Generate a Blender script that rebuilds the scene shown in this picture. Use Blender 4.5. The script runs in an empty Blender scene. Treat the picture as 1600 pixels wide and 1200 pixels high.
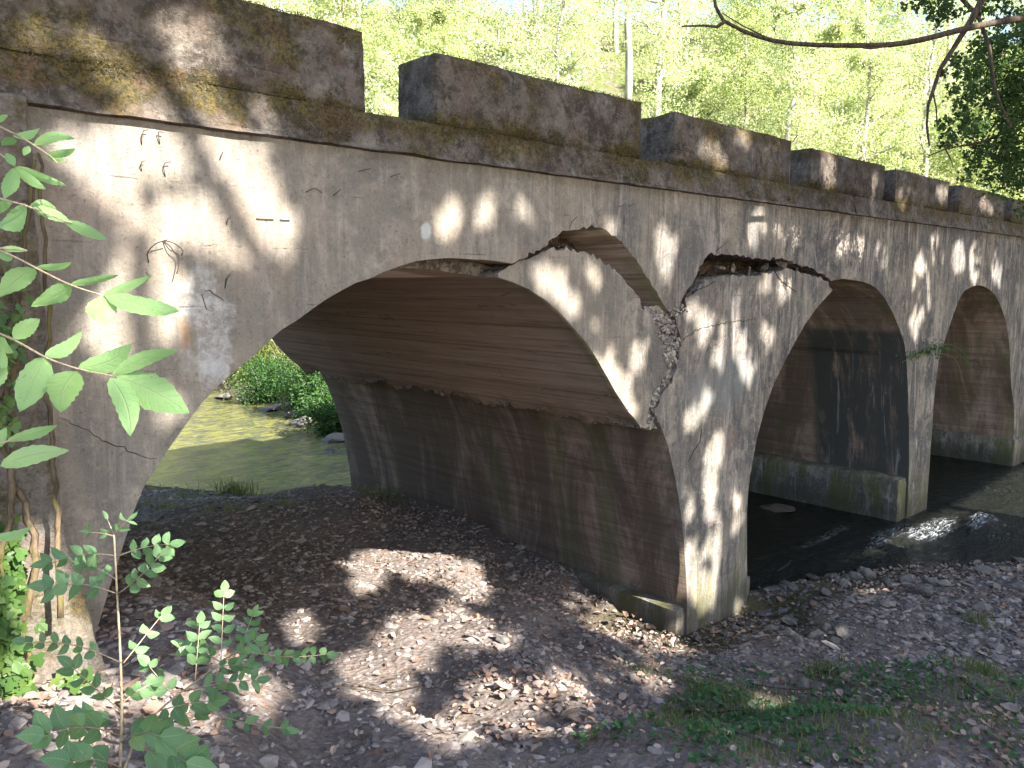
import bpy, math, random
import numpy as np
from mathutils import Vector, noise as mnoise
from mathutils.geometry import tessellate_polygon

random.seed(7)
rng = np.random.default_rng(11)
C = bpy.context.scene.collection
EYE = 3.5                       # eye height above the river gravel, metres
FRONT = 4.254                   # the wall face stands this far from the eye (plane y = FRONT)
BACK = 10.45
WZ = 0.1                        # water level

# ------------------------------------------------------------------ camera
F, PITCH, YAW = 1233.6, math.radians(7.268), math.radians(47.086)
fwd = np.array([math.cos(YAW)*math.cos(PITCH), math.sin(YAW)*math.cos(PITCH), -math.sin(PITCH)])
rgt = np.array([math.sin(YAW), -math.cos(YAW), 0.0])
upv = np.cross(rgt, fwd)
def ray(x, y):
    return rgt*(x-800)/F - upv*(y-600)/F + fwd
def onY(x, y, Y=FRONT):
    d = ray(x, y); t = Y/d[1]; p = d*t; p[2] += EYE; return p
def onZ(x, y, Z):
    d = ray(x, y); p = d*((Z-EYE)/d[2]); p[2] = Z; return p
def onX(x, y, X):
    d = ray(x, y); p = d*(X/d[0]); p[2] += EYE; return p
def atD(x, y, D):               # point at forward depth D
    p = ray(x, y)*D; p[2] += EYE; return p
def to_px(P):
    Q = np.atleast_2d(P).astype(float).copy(); Q[:, 2] -= EYE
    w = Q@fwd; w = np.where(w < .01, .01, w)
    return np.stack([800+F*(Q@rgt)/w, 600-F*(Q@upv)/w], 1)

# ------------------------------------------------------------------ numpy noise
_perm = rng.random((64, 64, 64)).astype(np.float32)
def vnoise(x, y, z=0.0):
    x = np.asarray(x, float); y = np.asarray(y, float)+0*x; z = np.asarray(z, float)+0*x
    xi = np.floor(x).astype(int); yi = np.floor(y).astype(int); zi = np.floor(z).astype(int)
    fx = x-xi; fy = y-yi; fz = z-zi
    fx = fx*fx*(3-2*fx); fy = fy*fy*(3-2*fy); fz = fz*fz*(3-2*fz)
    g = lambda a, b, c: _perm[(xi+a) & 63, (yi+b) & 63, (zi+c) & 63]
    l = lambda a, b, t: a+(b-a)*t
    return l(l(l(g(0,0,0), g(1,0,0), fx), l(g(0,1,0), g(1,1,0), fx), fy),
             l(l(g(0,0,1), g(1,0,1), fx), l(g(0,1,1), g(1,1,1), fx), fy), fz)*2-1
def fbm(x, y, z=0.0, o=4):
    s = 0; a = 1; t = 0
    for i in range(o):
        s = s+a*vnoise(np.asarray(x)*2**i+i*7.3, np.asarray(y)*2**i+i*3.1, np.asarray(z)*2**i+i*5.7); t += a; a *= .5
    return s/t

# ------------------------------------------------------------------ object helpers
def tag(o, label=None, cat=None, group=None, kind=None):
    if label: o['label'] = label
    if cat: o['category'] = cat
    if group: o['group'] = group
    if kind: o['kind'] = kind
    return o
def empty(name, loc, **k):
    o = bpy.data.objects.new(name, None); C.objects.link(o); o.location = loc; o.empty_display_size = .1
    return tag(o, **k)
def mk(name, V, Fc, mats, parent=None, smooth=False, fm=None, origin=None):
    """V in world coordinates (or local to origin); Fc an (n,k) array or a list of faces."""
    V = np.asarray(V, np.float32)
    if parent is not None and origin is None: V = V-np.array(parent.location, np.float32)
    if origin is not None and origin is not False: V = V-np.array(origin, np.float32)
    me = bpy.data.meshes.new(name)
    if isinstance(Fc, np.ndarray):
        n, k = Fc.shape
        me.vertices.add(len(V)); me.vertices.foreach_set('co', V.ravel())
        me.loops.add(n*k); me.loops.foreach_set('vertex_index', Fc.astype(np.int32).ravel())
        me.polygons.add(n); me.polygons.foreach_set('loop_start', np.arange(0, n*k, k, dtype=np.int32))
        try: me.polygons.foreach_set('loop_total', np.full(n, k, np.int32))
        except Exception: pass
        me.update(calc_edges=True)
    else:
        me.from_pydata([tuple(map(float, v)) for v in V], [], [tuple(map(int, f)) for f in Fc]); me.update()
    for m in (mats if isinstance(mats, (list, tuple)) else [mats]): me.materials.append(m)
    if fm is not None: me.polygons.foreach_set('material_index', np.asarray(fm, np.int32))
    me.polygons.foreach_set('use_smooth', np.full(len(me.polygons), smooth, bool))
    me.update()
    o = bpy.data.objects.new(name, me); C.objects.link(o)
    if parent is not None: o.parent = parent
    if origin is not None and origin is not False: o.location = origin
    return o
def copy_tree(root, loc, rz=0, sc=1, label=None, group=None):
    r = root.copy(); C.objects.link(r); r.location = loc; r.rotation_euler = (0, 0, rz); r.scale = (sc,)*3
    if label: r['label'] = label
    if group: r['group'] = group
    for ch in list(root.children):
        c = ch.copy(); C.objects.link(c); c.parent = r
    return r

class Geo:
    """collects pieces that belong to ONE mesh"""
    def __init__(s): s.v = []; s.f = []; s.n = 0
    def add(s, V, Fc):
        V = np.asarray(V, float); s.v.append(V); s.f += [tuple(int(i)+s.n for i in f) for f in Fc]; s.n += len(V)
    def tube(s, pts, rad, k=8, cap=True):
        P = np.asarray(pts, float); n = len(P)
        R = np.full(n, rad, float) if np.isscalar(rad) else np.asarray(rad, float)
        T = np.gradient(P, axis=0); T /= np.linalg.norm(T, axis=1)[:, None]+1e-9
        a = np.array([0.31, .17, .93]); U = np.cross(T, a); U /= np.linalg.norm(U, axis=1)[:, None]+1e-9; W = np.cross(T, U)
        t = np.linspace(0, 2*math.pi, k, endpoint=False)
        V = (P[:, None]+R[:, None, None]*(np.cos(t)[None, :, None]*U[:, None]+np.sin(t)[None, :, None]*W[:, None])).reshape(-1, 3)
        Fc = [(i*k+j, i*k+(j+1) % k, (i+1)*k+(j+1) % k, (i+1)*k+j) for i in range(n-1) for j in range(k)]
        if cap: Fc += [tuple(range(k))[::-1], tuple((n-1)*k+j for j in range(k))]
        s.add(V, Fc)
    def build(s, name, mats, parent=None, smooth=True, origin=None):
        return mk(name, np.concatenate(s.v), s.f, mats, parent, smooth, origin=origin)

def spline(P, step):
    """Catmull-Rom through P, resampled"""
    P = [np.asarray(p, float) for p in P]; Q = [2*P[0]-P[1]]+P+[2*P[-1]-P[-2]]; out = []
    for i in range(1, len(Q)-2):
        L = np.linalg.norm(Q[i+1]-Q[i]); n = max(1, int(L/step))
        for j in range(n):
            t = j/n
            out.append(.5*((2*Q[i])+(-Q[i-1]+Q[i+1])*t+(2*Q[i-1]-5*Q[i]+4*Q[i+1]-Q[i+2])*t*t+(-Q[i-1]+3*Q[i]-3*Q[i+1]+Q[i+2])*t**3))
    out.append(P[-1]); return out

# ------------------------------------------------------------------ materials
class NT:
    def __init__(s, name):
        s.m = bpy.data.materials.new(name); s.m.use_nodes = True; s.t = s.m.node_tree; s.t.nodes.clear()
        s.out = s.t.nodes.new('ShaderNodeOutputMaterial'); s._pos = None
    def n(s, ty, **k):
        x = s.t.nodes.new(ty)
        for a, b in k.items(): setattr(x, a, b)
        return x
    def L(s, a, b): s.t.links.new(a, b)
    def pos(s):
        if s._pos is None: s._pos = s.n('ShaderNodeNewGeometry').outputs['Position']
        return s._pos
    def put(s, sock, v):
        if isinstance(v, bpy.types.NodeSocket): s.L(v, sock)
        elif isinstance(v, (tuple, list)) and len(v) == 3 and sock.type == 'RGBA': sock.default_value = (*v, 1)
        else: sock.default_value = v
    def scaled(s, sc, off=(0, 0, 0), src=None):
        mp = s.n('ShaderNodeMapping'); mp.inputs['Scale'].default_value = sc; mp.inputs['Location'].default_value = off
        s.L(src or s.pos(), mp.inputs['Vector']); return mp.outputs[0]
    def noise(s, sc=(1, 1, 1), det=4, rough=.55, dist=0, off=(0, 0, 0), src=None):
        x = s.n('ShaderNodeTexNoise'); x.inputs['Scale'].default_value = 1; x.inputs['Detail'].default_value = det
        x.inputs['Roughness'].default_value = rough; x.inputs['Distortion'].default_value = dist
        s.L(s.scaled((sc,)*3 if np.isscalar(sc) else sc, off, src), x.inputs['Vector']); return x.outputs['Fac']
    def vor(s, sc=1, feat='F1', out='Distance', rnd=1):
        x = s.n('ShaderNodeTexVoronoi', feature=feat); x.inputs['Scale'].default_value = 1
        x.inputs['Randomness'].default_value = rnd
        s.L(s.scaled((sc,)*3 if np.isscalar(sc) else sc), x.inputs['Vector']); return x.outputs[out]
    def math(s, op, a, b=0.0, c=0.0, clamp=False):
        x = s.n('ShaderNodeMath', operation=op, use_clamp=clamp)
        for i, v in enumerate((a, b, c)): s.put(x.inputs[i], v)
        return x.outputs[0]
    def ss(s, v, lo, hi, a=0.0, b=1.0):     # smooth ramp lo..hi -> a..b
        x = s.n('ShaderNodeMapRange', interpolation_type='SMOOTHSTEP')
        s.put(x.inputs['Value'], v); x.inputs['From Min'].default_value = lo; x.inputs['From Max'].default_value = hi
        x.inputs['To Min'].default_value = a; x.inputs['To Max'].default_value = b; return x.outputs[0]
    def mix(s, f, a, b, mode='MIX'):
        x = s.n('ShaderNodeMix', data_type='RGBA', blend_type=mode)
        s.put(x.inputs[0], f); s.put(x.inputs[6], a); s.put(x.inputs[7], b); return x.outputs[2]
    def xyz(s):
        x = s.n('ShaderNodeSeparateXYZ'); s.L(s.pos(), x.inputs[0]); return x.outputs
    def bump(s, h, strength=.5, dist=.01, nrm=None):
        x = s.n('ShaderNodeBump'); x.inputs['Strength'].default_value = strength; x.inputs['Distance'].default_value = dist
        s.L(h, x.inputs['Height'])
        if nrm is not None: s.L(nrm, x.inputs['Normal'])
        return x.outputs[0]
    def blob(s, c, r, wob=.35, fr=5.0):     # a stain of its own shape round world point c with radii r -> mask
        v = s.n('ShaderNodeVectorMath', operation='SUBTRACT'); s.L(s.pos(), v.inputs[0]); v.inputs[1].default_value = c
        d = s.n('ShaderNodeVectorMath', operation='DIVIDE'); s.L(v.outputs[0], d.inputs[0]); d.inputs[1].default_value = r
        l = s.n('ShaderNodeVectorMath', operation='LENGTH'); s.L(d.outputs[0], l.inputs[0])
        w = s.math('MULTIPLY_ADD', s.math('SUBTRACT', s.noise(fr, 5, .65), .5), wob*4, l.outputs['Value'])
        return s.ss(w, 1.15, .55)
    def principled(s, col, rough=.9, bump=None, spec=.3, **k):
        b = s.n('ShaderNodeBsdfPrincipled'); s.put(b.inputs['Base Color'], col); s.put(b.inputs['Roughness'], rough)
        s.put(b.inputs['Specular IOR Level'], spec)
        for a, v in k.items(): s.put(b.inputs[a.replace('_', ' ')], v)
        if bump is not None: s.L(bump, b.inputs['Normal'])
        s.L(b.outputs[0], s.out.inputs[0]); return s.m

def concrete(name, moss=0.0, dark=0.0):
    T = NT(name); X, Y, Z = T.xyz()
    big = T.noise(.9, 5, .6); med = T.noise(4, 6, .65, off=(3, 1, 7)); fine = T.noise(38, 4, .7); spk = T.noise(95, 3, .6)
    col = T.mix(T.ss(big, .35, .65), (.262, .225, .178), (.18, .162, .142))
    col = T.mix(T.ss(med, .48, .68), col, (.31, .272, .222))
    # rain streaks run down the face, stronger to the right
    st = T.noise((6, 6, .8), 7, .7, 1.3); st2 = T.noise((10, 10, 1.1), 6, .72, 1.2, off=(9, 4, 2)); st3 = T.noise((2.6, 2.6, .5), 5, .68, .9, off=(5, 8, 0)); st4 = T.noise((26, 26, .5), 4, .6, .3, off=(2, 2, 9))
    right = T.ss(X, 3.0, 8.5)
    k = T.math('MULTIPLY', T.ss(st, .44, .66), T.math('MULTIPLY_ADD', right, .62, .36))
    col = T.mix(k, col, (.07, .066, .066))
    bl = T.noise((1.5, 1.5, 1.1), 6, .72, .8, off=(7, 7, 7)); col = T.mix(T.math('MULTIPLY', T.ss(bl, .44, .56), T.math('MULTIPLY_ADD', right, .66, .14)), col, (.066, .063, .068))
    bl2 = T.noise((2.6, 2.6, 1.6), 6, .75, .8, off=(2, 5, 7)); col = T.mix(T.math('MULTIPLY', T.ss(bl2, .53, .62), T.math('MULTIPLY_ADD', right, .35, .25)), col, (.40, .335, .285))
    col = T.mix(T.math('MULTIPLY', T.ss(st3, .5, .62), T.math('MULTIPLY_ADD', right, .45, .15)), col, (.12, .12, .125))
    col = T.mix(T.math('MULTIPLY', T.ss(st4, .55, .68), T.math('MULTIPLY_ADD', right, .35, .15)), col, (.10, .097, .095))
    k = T.math('MULTIPLY', T.ss(st2, .53, .66), T.math('MULTIPLY_ADD', right, .45, .22))
    col = T.mix(k, col, (.43, .375, .335))
    col = T.mix(T.math('MULTIPLY', T.ss(T.noise(2.3, 5, .7, off=(1, 9, 4)), .56, .68), .35), col, (.29, .21, .17))
    # lichen and pits
    col = T.mix(T.math('MULTIPLY', T.ss(fine, .6, .68), .55), col, (.07, .065, .055))
    col = T.mix(T.math('MULTIPLY', T.ss(spk, .66, .74), .5), col, (.5, .47, .42))
    g1 = T.noise(9, 6, .78, off=(3, 9, 1)); col = T.mix(T.math('MULTIPLY', T.ss(g1, .52, .64), T.math('MULTIPLY_ADD', right, .3, .12)), col, (.14, .127, .108))
    g2 = T.noise(21, 5, .8, off=(5, 5, 5)); col = T.mix(T.math('MULTIPLY', T.ss(g2, .54, .62), T.math('MULTIPLY_ADD', right, .2, .15)), col, (.40, .36, .30))
    g3 = T.noise(60, 4, .8, off=(8, 1, 5)); col = T.mix(T.math('MULTIPLY', T.ss(g3, .56, .63), T.math('MULTIPLY_ADD', right, .3, .3)), col, (.06, .055, .05))
    # shutter board joints, faint and broken
    jz = T.math('ABSOLUTE', T.math('SUBTRACT', T.math('FRACT', T.math('MULTIPLY_ADD', T.noise((1.5, 1.5, 3), 4, .7), .09, T.math('MULTIPLY', Z, 3.1))), .5))
    joint = T.math('MULTIPLY', T.ss(jz, .03, .006), T.ss(T.noise((2.6, 2.6, 7), 4, .7), .52, .62))
    col = T.mix(T.math('MULTIPLY', joint, .25), col, (.1, .09, .08))
    # scaling patch with white bloom and a rust weep on the left haunch
    p = onY(325, 510); col = T.mix(T.math('MULTIPLY', T.blob(tuple(p), (.15, 2, .32), .55, 7), .6), col, T.mix(T.ss(T.noise(18, 5, .75), .4, .6), (.27, .26, .245), (.52, .51, .49)))
    p = onY(290, 520); col = T.mix(T.math('MULTIPLY', T.blob(tuple(p), (.03, 2, .10), .45, 16), .5), col, (.34, .19, .09))
    p = onY(303, 530); col = T.mix(T.math('MULTIPLY', T.blob(tuple(p), (.025, 2, .13), .45, 14), .5), col, (.14, .13, .08))
    p = onY(333, 575); col = T.mix(T.math('MULTIPLY', T.blob(tuple(p), (.08, 2, .11), .75, 12), .45), col, (.45, .45, .455))
    p = onY(1130, 600); col = T.mix(T.math('MULTIPLY', T.blob(tuple(p), (.75, 2, .3), .3, 2.5), .5), col, (.17, .18, .185))
    p = onY(665, 362); col = T.mix(T.math('MULTIPLY', T.blob(tuple(p), (.05, 2, .07), .3, 12), .8), col, (.48, .5, .47))
    # green algae low on the piers
    low = T.math('MULTIPLY', T.ss(Z, 1.3, .35), T.ss(T.noise((5, 5, 1), 4, .6, off=(2, 2, 2)), .42, .62))
    col = T.mix(T.math('MULTIPLY', low, .8), col, (.10, .10, .03))
    col = T.mix(T.math('MULTIPLY', T.ss(Z, .5, .2), .6), col, (.045, .045, .03))
    if moss or dark:
        crust = T.ss(T.noise((3, 3, 2.2), 6, .72, off=(6, 6, 1)), .30, .52)
        col = T.mix(T.math('MULTIPLY', crust, dark), col, T.mix(T.ss(T.noise(7, 5, .75, off=(2, 6, 4)), .4, .6), (.042, .034, .026), (.135, .11, .09)))
        col = T.mix(T.math('MULTIPLY', T.ss(T.noise(11, 5, .7, off=(4, 4, 4)), .56, .66), .55), col, (.20, .175, .155))
        col = T.mix(T.math('MULTIPLY', T.ss(T.noise(26, 5, .8, off=(4, 8, 4)), .54, .62), .55), col, (.035, .03, .024)); col = T.mix(T.math('MULTIPLY', T.ss(T.noise(34, 5, .8, off=(1, 8, 4)), .56, .63), .6), col, (.22, .19, .165)); col = T.mix(T.math('MULTIPLY', T.ss(T.noise(5, 5, .7, off=(1, 1, 4)), .54, .62), .5), col, (.11, .075, .055))
        nm = T.noise(2.1, 6, .68, off=(0, 2, 5))
        lip = T.math('MAXIMUM', T.ss(Z, 4.82, 5.0), T.math('MULTIPLY', T.ss(T.math('ABSOLUTE', T.math('SUBTRACT', Z, 4.52)), .16, .02), .8))
        mm = T.ss(T.math('ADD', nm, T.math('MULTIPLY_ADD', lip, .15, T.math('MULTIPLY', T.ss(X, 3.2, .8), .05))), .53, .64)
        mcol = T.mix(T.ss(T.noise(9, 6, .8), .36, .62), (.045, .038, .014), (.15, .115, .035))
        mcol = T.mix(T.ss(T.noise(3.5, 5, .75, off=(7, 7, 1)), .5, .6), mcol, (.11, .065, .03))
        mcol = T.mix(T.ss(T.noise(48, 5, .85), .42, .62), mcol, (.025, .022, .010))
        col = T.mix(T.math('MULTIPLY', T.math('MULTIPLY', mm, T.ss(T.noise(17, 5, .8, off=(5, 1, 1)), .30, .52)), moss), col, mcol)
    h = T.math('ADD', T.math('MULTIPLY', fine, .6), T.math('MULTIPLY', med, 1.3))
    h = T.math('ADD', h, T.math('MULTIPLY', g1, .8)); h = T.math('SUBTRACT', h, T.math('MULTIPLY', joint, .4))
    if moss or dark: h = T.math('ADD', h, T.math('MULTIPLY', T.noise(55, 4, .8), 1.1))
    return T.principled(col, .92, T.bump(h, .7, .016 if not moss else .028), .2)

def soffit(name, stain=0.0):
    """board-marked underside of a barrel: boards run through the bridge (y)"""
    T = NT(name); X, Y, Z = T.xyz()
    b1 = T.noise((9, .35, 14), 5, .6); b2 = T.noise((30, .9, 45), 4, .7, off=(1, 5, 2)); big = T.noise(1.1, 4, .6)
    col = T.mix(T.ss(b1, .35, .65), (.225, .158, .122), (.30, .225, .18))
    col = T.mix(T.math('MULTIPLY', T.ss(b2, .5, .7), .6), col, (.085, .062, .05))
    col = T.mix(T.math('MULTIPLY', T.ss(big, .5, .68), .4), col, (.15, .12, .09))
    grn = T.math('MULTIPLY', T.ss(Y, FRONT+.28, FRONT+.05), T.ss(T.noise(3, 3, .6), .4, .6))
    col = T.mix(T.math('MULTIPLY', grn, .6), col, (.09, .10, .035))
    col = T.mix(T.math('MULTIPLY', T.ss(T.noise((4, 1.6, 5), 6, .75, 1.0, off=(3, 3, 1)), .58, .68), .45), col, (.30, .265, .225)); col = T.mix(T.math('MULTIPLY', T.ss(T.noise((6, 2.5, 7), 5, .75, .6, off=(8, 3, 1)), .60, .68), .5), col, (.06, .048, .04))
    if stain:
        v = T.noise((.5, 1.3, .35), 7, .72, 1.2, off=(3, 3, 3)); v2 = T.noise((.6, 3.4, .4), 7, .75, 1.0, off=(8, 1, 3))
        col = T.mix(T.math('MULTIPLY', T.ss(v, .34, .56), stain), col, (.046, .034, .026))
        col = T.mix(T.math('MULTIPLY', T.ss(v2, .54, .66), stain*.8), col, (.12, .075, .04))
        col = T.mix(T.math('MULTIPLY', T.ss(T.noise((.7, 3, .2), 4, .6, .4, off=(1, 7, 9)), .56, .68), stain*.7), col, (.075, .085, .035))
        p = (11.7, 5.35, 1.6); bx = T.math('MULTIPLY', T.math('MULTIPLY', T.ss(X, 11.1, 11.2), T.ss(X, 13.0, 12.8)), T.math('MULTIPLY', T.ss(Y, 5.75, 5.55), T.ss(Z, 3.02, 2.95)))
        col = T.mix(T.math('MULTIPLY', bx, T.ss(T.noise((1, 5, 1.2), 5, .7), .3, .5)), col, (.045, .046, .044))
        col = T.mix(T.math('MULTIPLY', bx, T.ss(T.noise((.5, 9, .6), 4, .7, .7), .58, .68)), col, (.15, .15, .15))
    h = T.math('ADD', T.math('MULTIPLY', b2, 1.0), T.math('MULTIPLY', T.noise(50, 3, .6), .35))
    jn = T.ss(T.math('ABSOLUTE', T.math('SUBTRACT', T.math('FRACT', T.math('MULTIPLY', T.math('ADD', Z, T.math('MULTIPLY', X, .45)), 8.5)), .5)), .05, .0)
    col = T.mix(T.math('MULTIPLY', jn, .35), col, (.05, .04, .033))
    h = T.math('SUBTRACT', h, T.math('MULTIPLY', jn, .5))
    return T.principled(col, .88, T.bump(h, .5, .012), .2)

def broken(name, a=(.24, .21, .18), b=(.10, .075, .06)):
    T = NT(name); col = T.mix(T.ss(T.noise(14, 5, .7), .4, .62), a, b)
    col = T.mix(T.ss(T.vor(30), .25, .1), col, (.38, .34, .30))
    return T.principled(col, .95, T.bump(T.math('ADD', T.noise(30, 5, .75), T.vor(22)), .9, .03), .2)

def leafmat(name, cols, trans=.45, rough=.55, big=.6, veins=False):
    T = NT(name); g = T.n('ShaderNodeNewGeometry')
    r = T.n('ShaderNodeValToRGB'); els = r.color_ramp.elements
    while len(els) < len(cols): els.new(.5)
    for i, c in enumerate(cols): els[i].position = i/(len(cols)-1); els[i].color = (*c, 1)
    oi = T.n('ShaderNodeObjectInfo')
    f = T.math('ADD', T.math('MULTIPLY', g.outputs['Random Per Island'], .55), T.math('MULTIPLY', T.noise(big, 3, .6), .6))
    f = T.math('ADD', T.math('SUBTRACT', f, .22), T.math('MULTIPLY', oi.outputs['Random'], .18))
    T.L(f, r.inputs[0]); c = r.outputs[0]; bmp = None
    if veins:
        uvn = T.n('ShaderNodeUVMap'); uvn.uv_map = 'blade'; sp = T.n('ShaderNodeSeparateXYZ'); T.L(uvn.outputs[0], sp.inputs[0]); av = T.math('ABSOLUTE', sp.outputs[1])
        mid = T.ss(av, .075, .02); fr_ = T.math('ABSOLUTE', T.math('SUBTRACT', T.math('FRACT', T.math('SUBTRACT', T.math('MULTIPLY', sp.outputs[0], 9.0), T.math('MULTIPLY', av, 1.6))), .5))
        sid = T.math('MULTIPLY', T.ss(fr_, .09, .02), .55); vm = T.math('MAXIMUM', mid, sid); c = T.mix(T.math('MULTIPLY', vm, .5), c, (.36, .46, .22)); bmp = T.bump(T.math('ADD', T.math('MULTIPLY', vm, -1.0), T.noise(160, 3, .6)), .5, .002)
        c = T.mix(T.math('MULTIPLY', T.ss(T.noise(55, 3, .7), .64, .7), .5), c, (.16, .13, .05))
    d = T.n('ShaderNodeBsdfPrincipled')
    if bmp is not None: T.L(bmp, d.inputs['Normal'])
    T.L(c, d.inputs['Base Color']); d.inputs['Roughness'].default_value = rough
    d.inputs['Specular IOR Level'].default_value = .35
    t = T.n('ShaderNodeBsdfTranslucent'); tc = T.mix(1.0, c, (1.3, 1.35, .85), 'MULTIPLY'); T.L(tc, t.inputs[0])
    m = T.n('ShaderNodeMixShader'); m.inputs[0].default_value = trans
    T.L(d.outputs[0], m.inputs[1]); T.L(t.outputs[0], m.inputs[2]); T.L(m.outputs[0], T.out.inputs[0])
    return T.m

def bark(name, a, b, sc=8, moss=0.0, local=False):
    T = NT(name)
    if local: T._pos = T.n('ShaderNodeTexCoord').outputs['Object']
    n1 = T.noise((sc, sc, sc*.25), 6, .65, .4); col = T.mix(T.ss(n1, .38, .62), a, b)
    if moss: col = T.mix(T.math('MULTIPLY', T.ss(T.noise(5, 4, .6), .45, .6), moss), col, (.12, .105, .025))
    return T.principled(col, .9, T.bump(n1, .8, .02), .2)

M_conc = concrete('weathered_concrete'); M_par = concrete('mossy_parapet_concrete', .9, .93)
M_butt = concrete('mossy_buttress_concrete', .8, .6)
M_sof = soffit('boarded_soffit'); M_sofs = soffit('stained_shade_soffit', .7)
M_brk = broken('broken_concrete'); M_fill = broken('rubble_fill', (.14, .10, .075), (.05, .038, .03))
M_far = leafmat('sunlit_woodland_leaf', [(.17, .22, .09), (.33, .38, .19), (.50, .53, .32), (.70, .70, .52)], .5)  # both woodland leaf colours raised to carry the overexposed sunlight
M_far2 = leafmat('pale_woodland_leaf', [(.22, .27, .15), (.42, .46, .29), (.60, .62, .45), (.76, .76, .64)], .5)
M_dark = leafmat('shaded_alder_leaf', [(.035, .07, .025), (.07, .12, .04), (.12, .18, .06)], .45)
M_bank = leafmat('bank_bush_leaf', [(.02, .07, .02), (.05, .12, .03), (.11, .17, .04)], .4)
M_gold = leafmat('sunlit_bush_leaf', [(.08, .14, .02), (.22, .26, .05), (.40, .38, .12)], .45)
M_can = leafmat('canopy_leaf', [(.04, .08, .015), (.06, .11, .02)], .12)
M_bark = bark('grey_bark', (.12, .10, .08), (.28, .25, .21)); M_pale = bark('pale_bark', (.45, .43, .38), (.25, .23, .2), 6, local=True)
M_twig = bark('twig_bark', (.05, .035, .025), (.11, .085, .06), 40)
M_vine = bark('vine_bark', (.055, .04, .025), (.13, .095, .06), 30, .6)
M_stem = bark('sapling_bark', (.36, .27, .18), (.46, .38, .26), 60)
M_fg = leafmat('sprig_leaf', [(.22, .38, .14), (.32, .50, .21), (.44, .60, .33)], .42, .42, 2.0, True)
M_sap = leafmat('sapling_leaf', [(.10, .20, .09), (.15, .27, .12), (.21, .34, .15)], .35, .5, 1.5, True)
M_ivy = leafmat('ivy_leaf', [(.03, .075, .02), (.07, .13, .03), (.14, .19, .05)], .3, .4, 2.0)
M_cover = leafmat('ground_cover_leaf', [(.025, .085, .03), (.05, .13, .04), (.10, .19, .05)], .3, .5, 1.5)
M_grass = leafmat('grass_blade', [(.06, .10, .03), (.13, .16, .05), (.25, .22, .11)], .35, .5, 1.5)
M_lit = leafmat('dry_leaf', [(.12, .065, .045), (.25, .165, .125), (.36, .285, .235), (.17, .115, .09)], .12, .6, 1.0)

def stone_mat(name, cols, wet=True):
    T = NT(name); g = T.n('ShaderNodeNewGeometry'); r = T.n('ShaderNodeValToRGB'); els = r.color_ramp.elements
    while len(els) < len(cols): els.new(.5)
    for i, c in enumerate(cols): els[i].position = i/(len(cols)-1); els[i].color = (*c, 1)
    oi = T.n('ShaderNodeObjectInfo')
    f = T.math('FRACT', T.math('ADD', g.outputs['Random Per Island'], oi.outputs['Random'])); T.L(f, r.inputs[0])
    col = T.mix(T.math('MULTIPLY', T.ss(T.noise(28, 4, .7), .5, .65), .4), r.outputs[0], (.3, .27, .24))
    col = T.mix(T.math('MULTIPLY', T.ss(T.noise(9, 4, .7), .5, .62), .4), col, (.06, .052, .048))
    ro = .8
    if wet:
        z = T.xyz()[2]; w = T.ss(z, WZ+.14, WZ+.02); col = T.mix(T.math('MULTIPLY', w, .65), col, (.025, .023, .02)); ro = T.ss(z, WZ+.02, WZ+.14, .25, .85)
    return T.principled(col, ro, T.bump(T.noise(45, 4, .7), .5, .008), .3)
M_grav = stone_mat('slaty_gravel', [(.08, .066, .062), (.145, .12, .113), (.215, .18, .165), (.33, .28, .25), (.12, .102, .098)])
M_rock = stone_mat('river_stone', [(.085, .078, .07), (.14, .125, .108), (.20, .175, .145), (.11, .103, .098)])

# ground: earth and packed gravel, its own stains only
T = NT('bank_ground'); X, Y, Z = T.xyz()
v = T.n('ShaderNodeTexVoronoi'); v.inputs['Scale'].default_value = 26; T.L(T.pos(), v.inputs['Vector'])
gcol = T.mix(T.ss(T.noise(1.3, 5, .65), .4, .62), (.09, .07, .06), (.145, .115, .098))
gcol = T.mix(T.math('MULTIPLY', T.ss(T.noise(19, 5, .75), .5, .66), .6), gcol, (.24, .20, .17))
sepc = T.n('ShaderNodeSeparateColor'); T.L(v.outputs['Color'], sepc.inputs[0])
gcol = T.mix(T.math('MULTIPLY', sepc.outputs[0], .5), gcol, (.17, .15, .145))
gcol = T.mix(T.math('MULTIPLY', T.ss(T.noise(6, 4, .7, off=(3, 3, 0)), .56, .66), .6), gcol, (.15, .085, .05))
gcol = T.mix(T.ss(Z, WZ+.12, WZ-.02), gcol, (.05, .045, .02))
hs = T.math('ADD', T.math('MULTIPLY', X, .55), T.math('MULTIPLY', Y, .83))
grn = T.math('MAXIMUM', T.ss(hs, 13.5, 16.5), 0.0)
gcol = T.mix(T.math('MULTIPLY', T.math('MULTIPLY', grn, T.ss(Z, WZ+.1, WZ+.35)), T.ss(T.noise(.8, 4, .6), .3, .6)), gcol, (.09, .11, .03))
M_ground = T.principled(gcol, .95, T.bump(T.math('ADD', T.math('MULTIPLY', v.outputs['Distance'], 1.0), T.noise(40, 4, .7)), .8, .02), .2)

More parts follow.
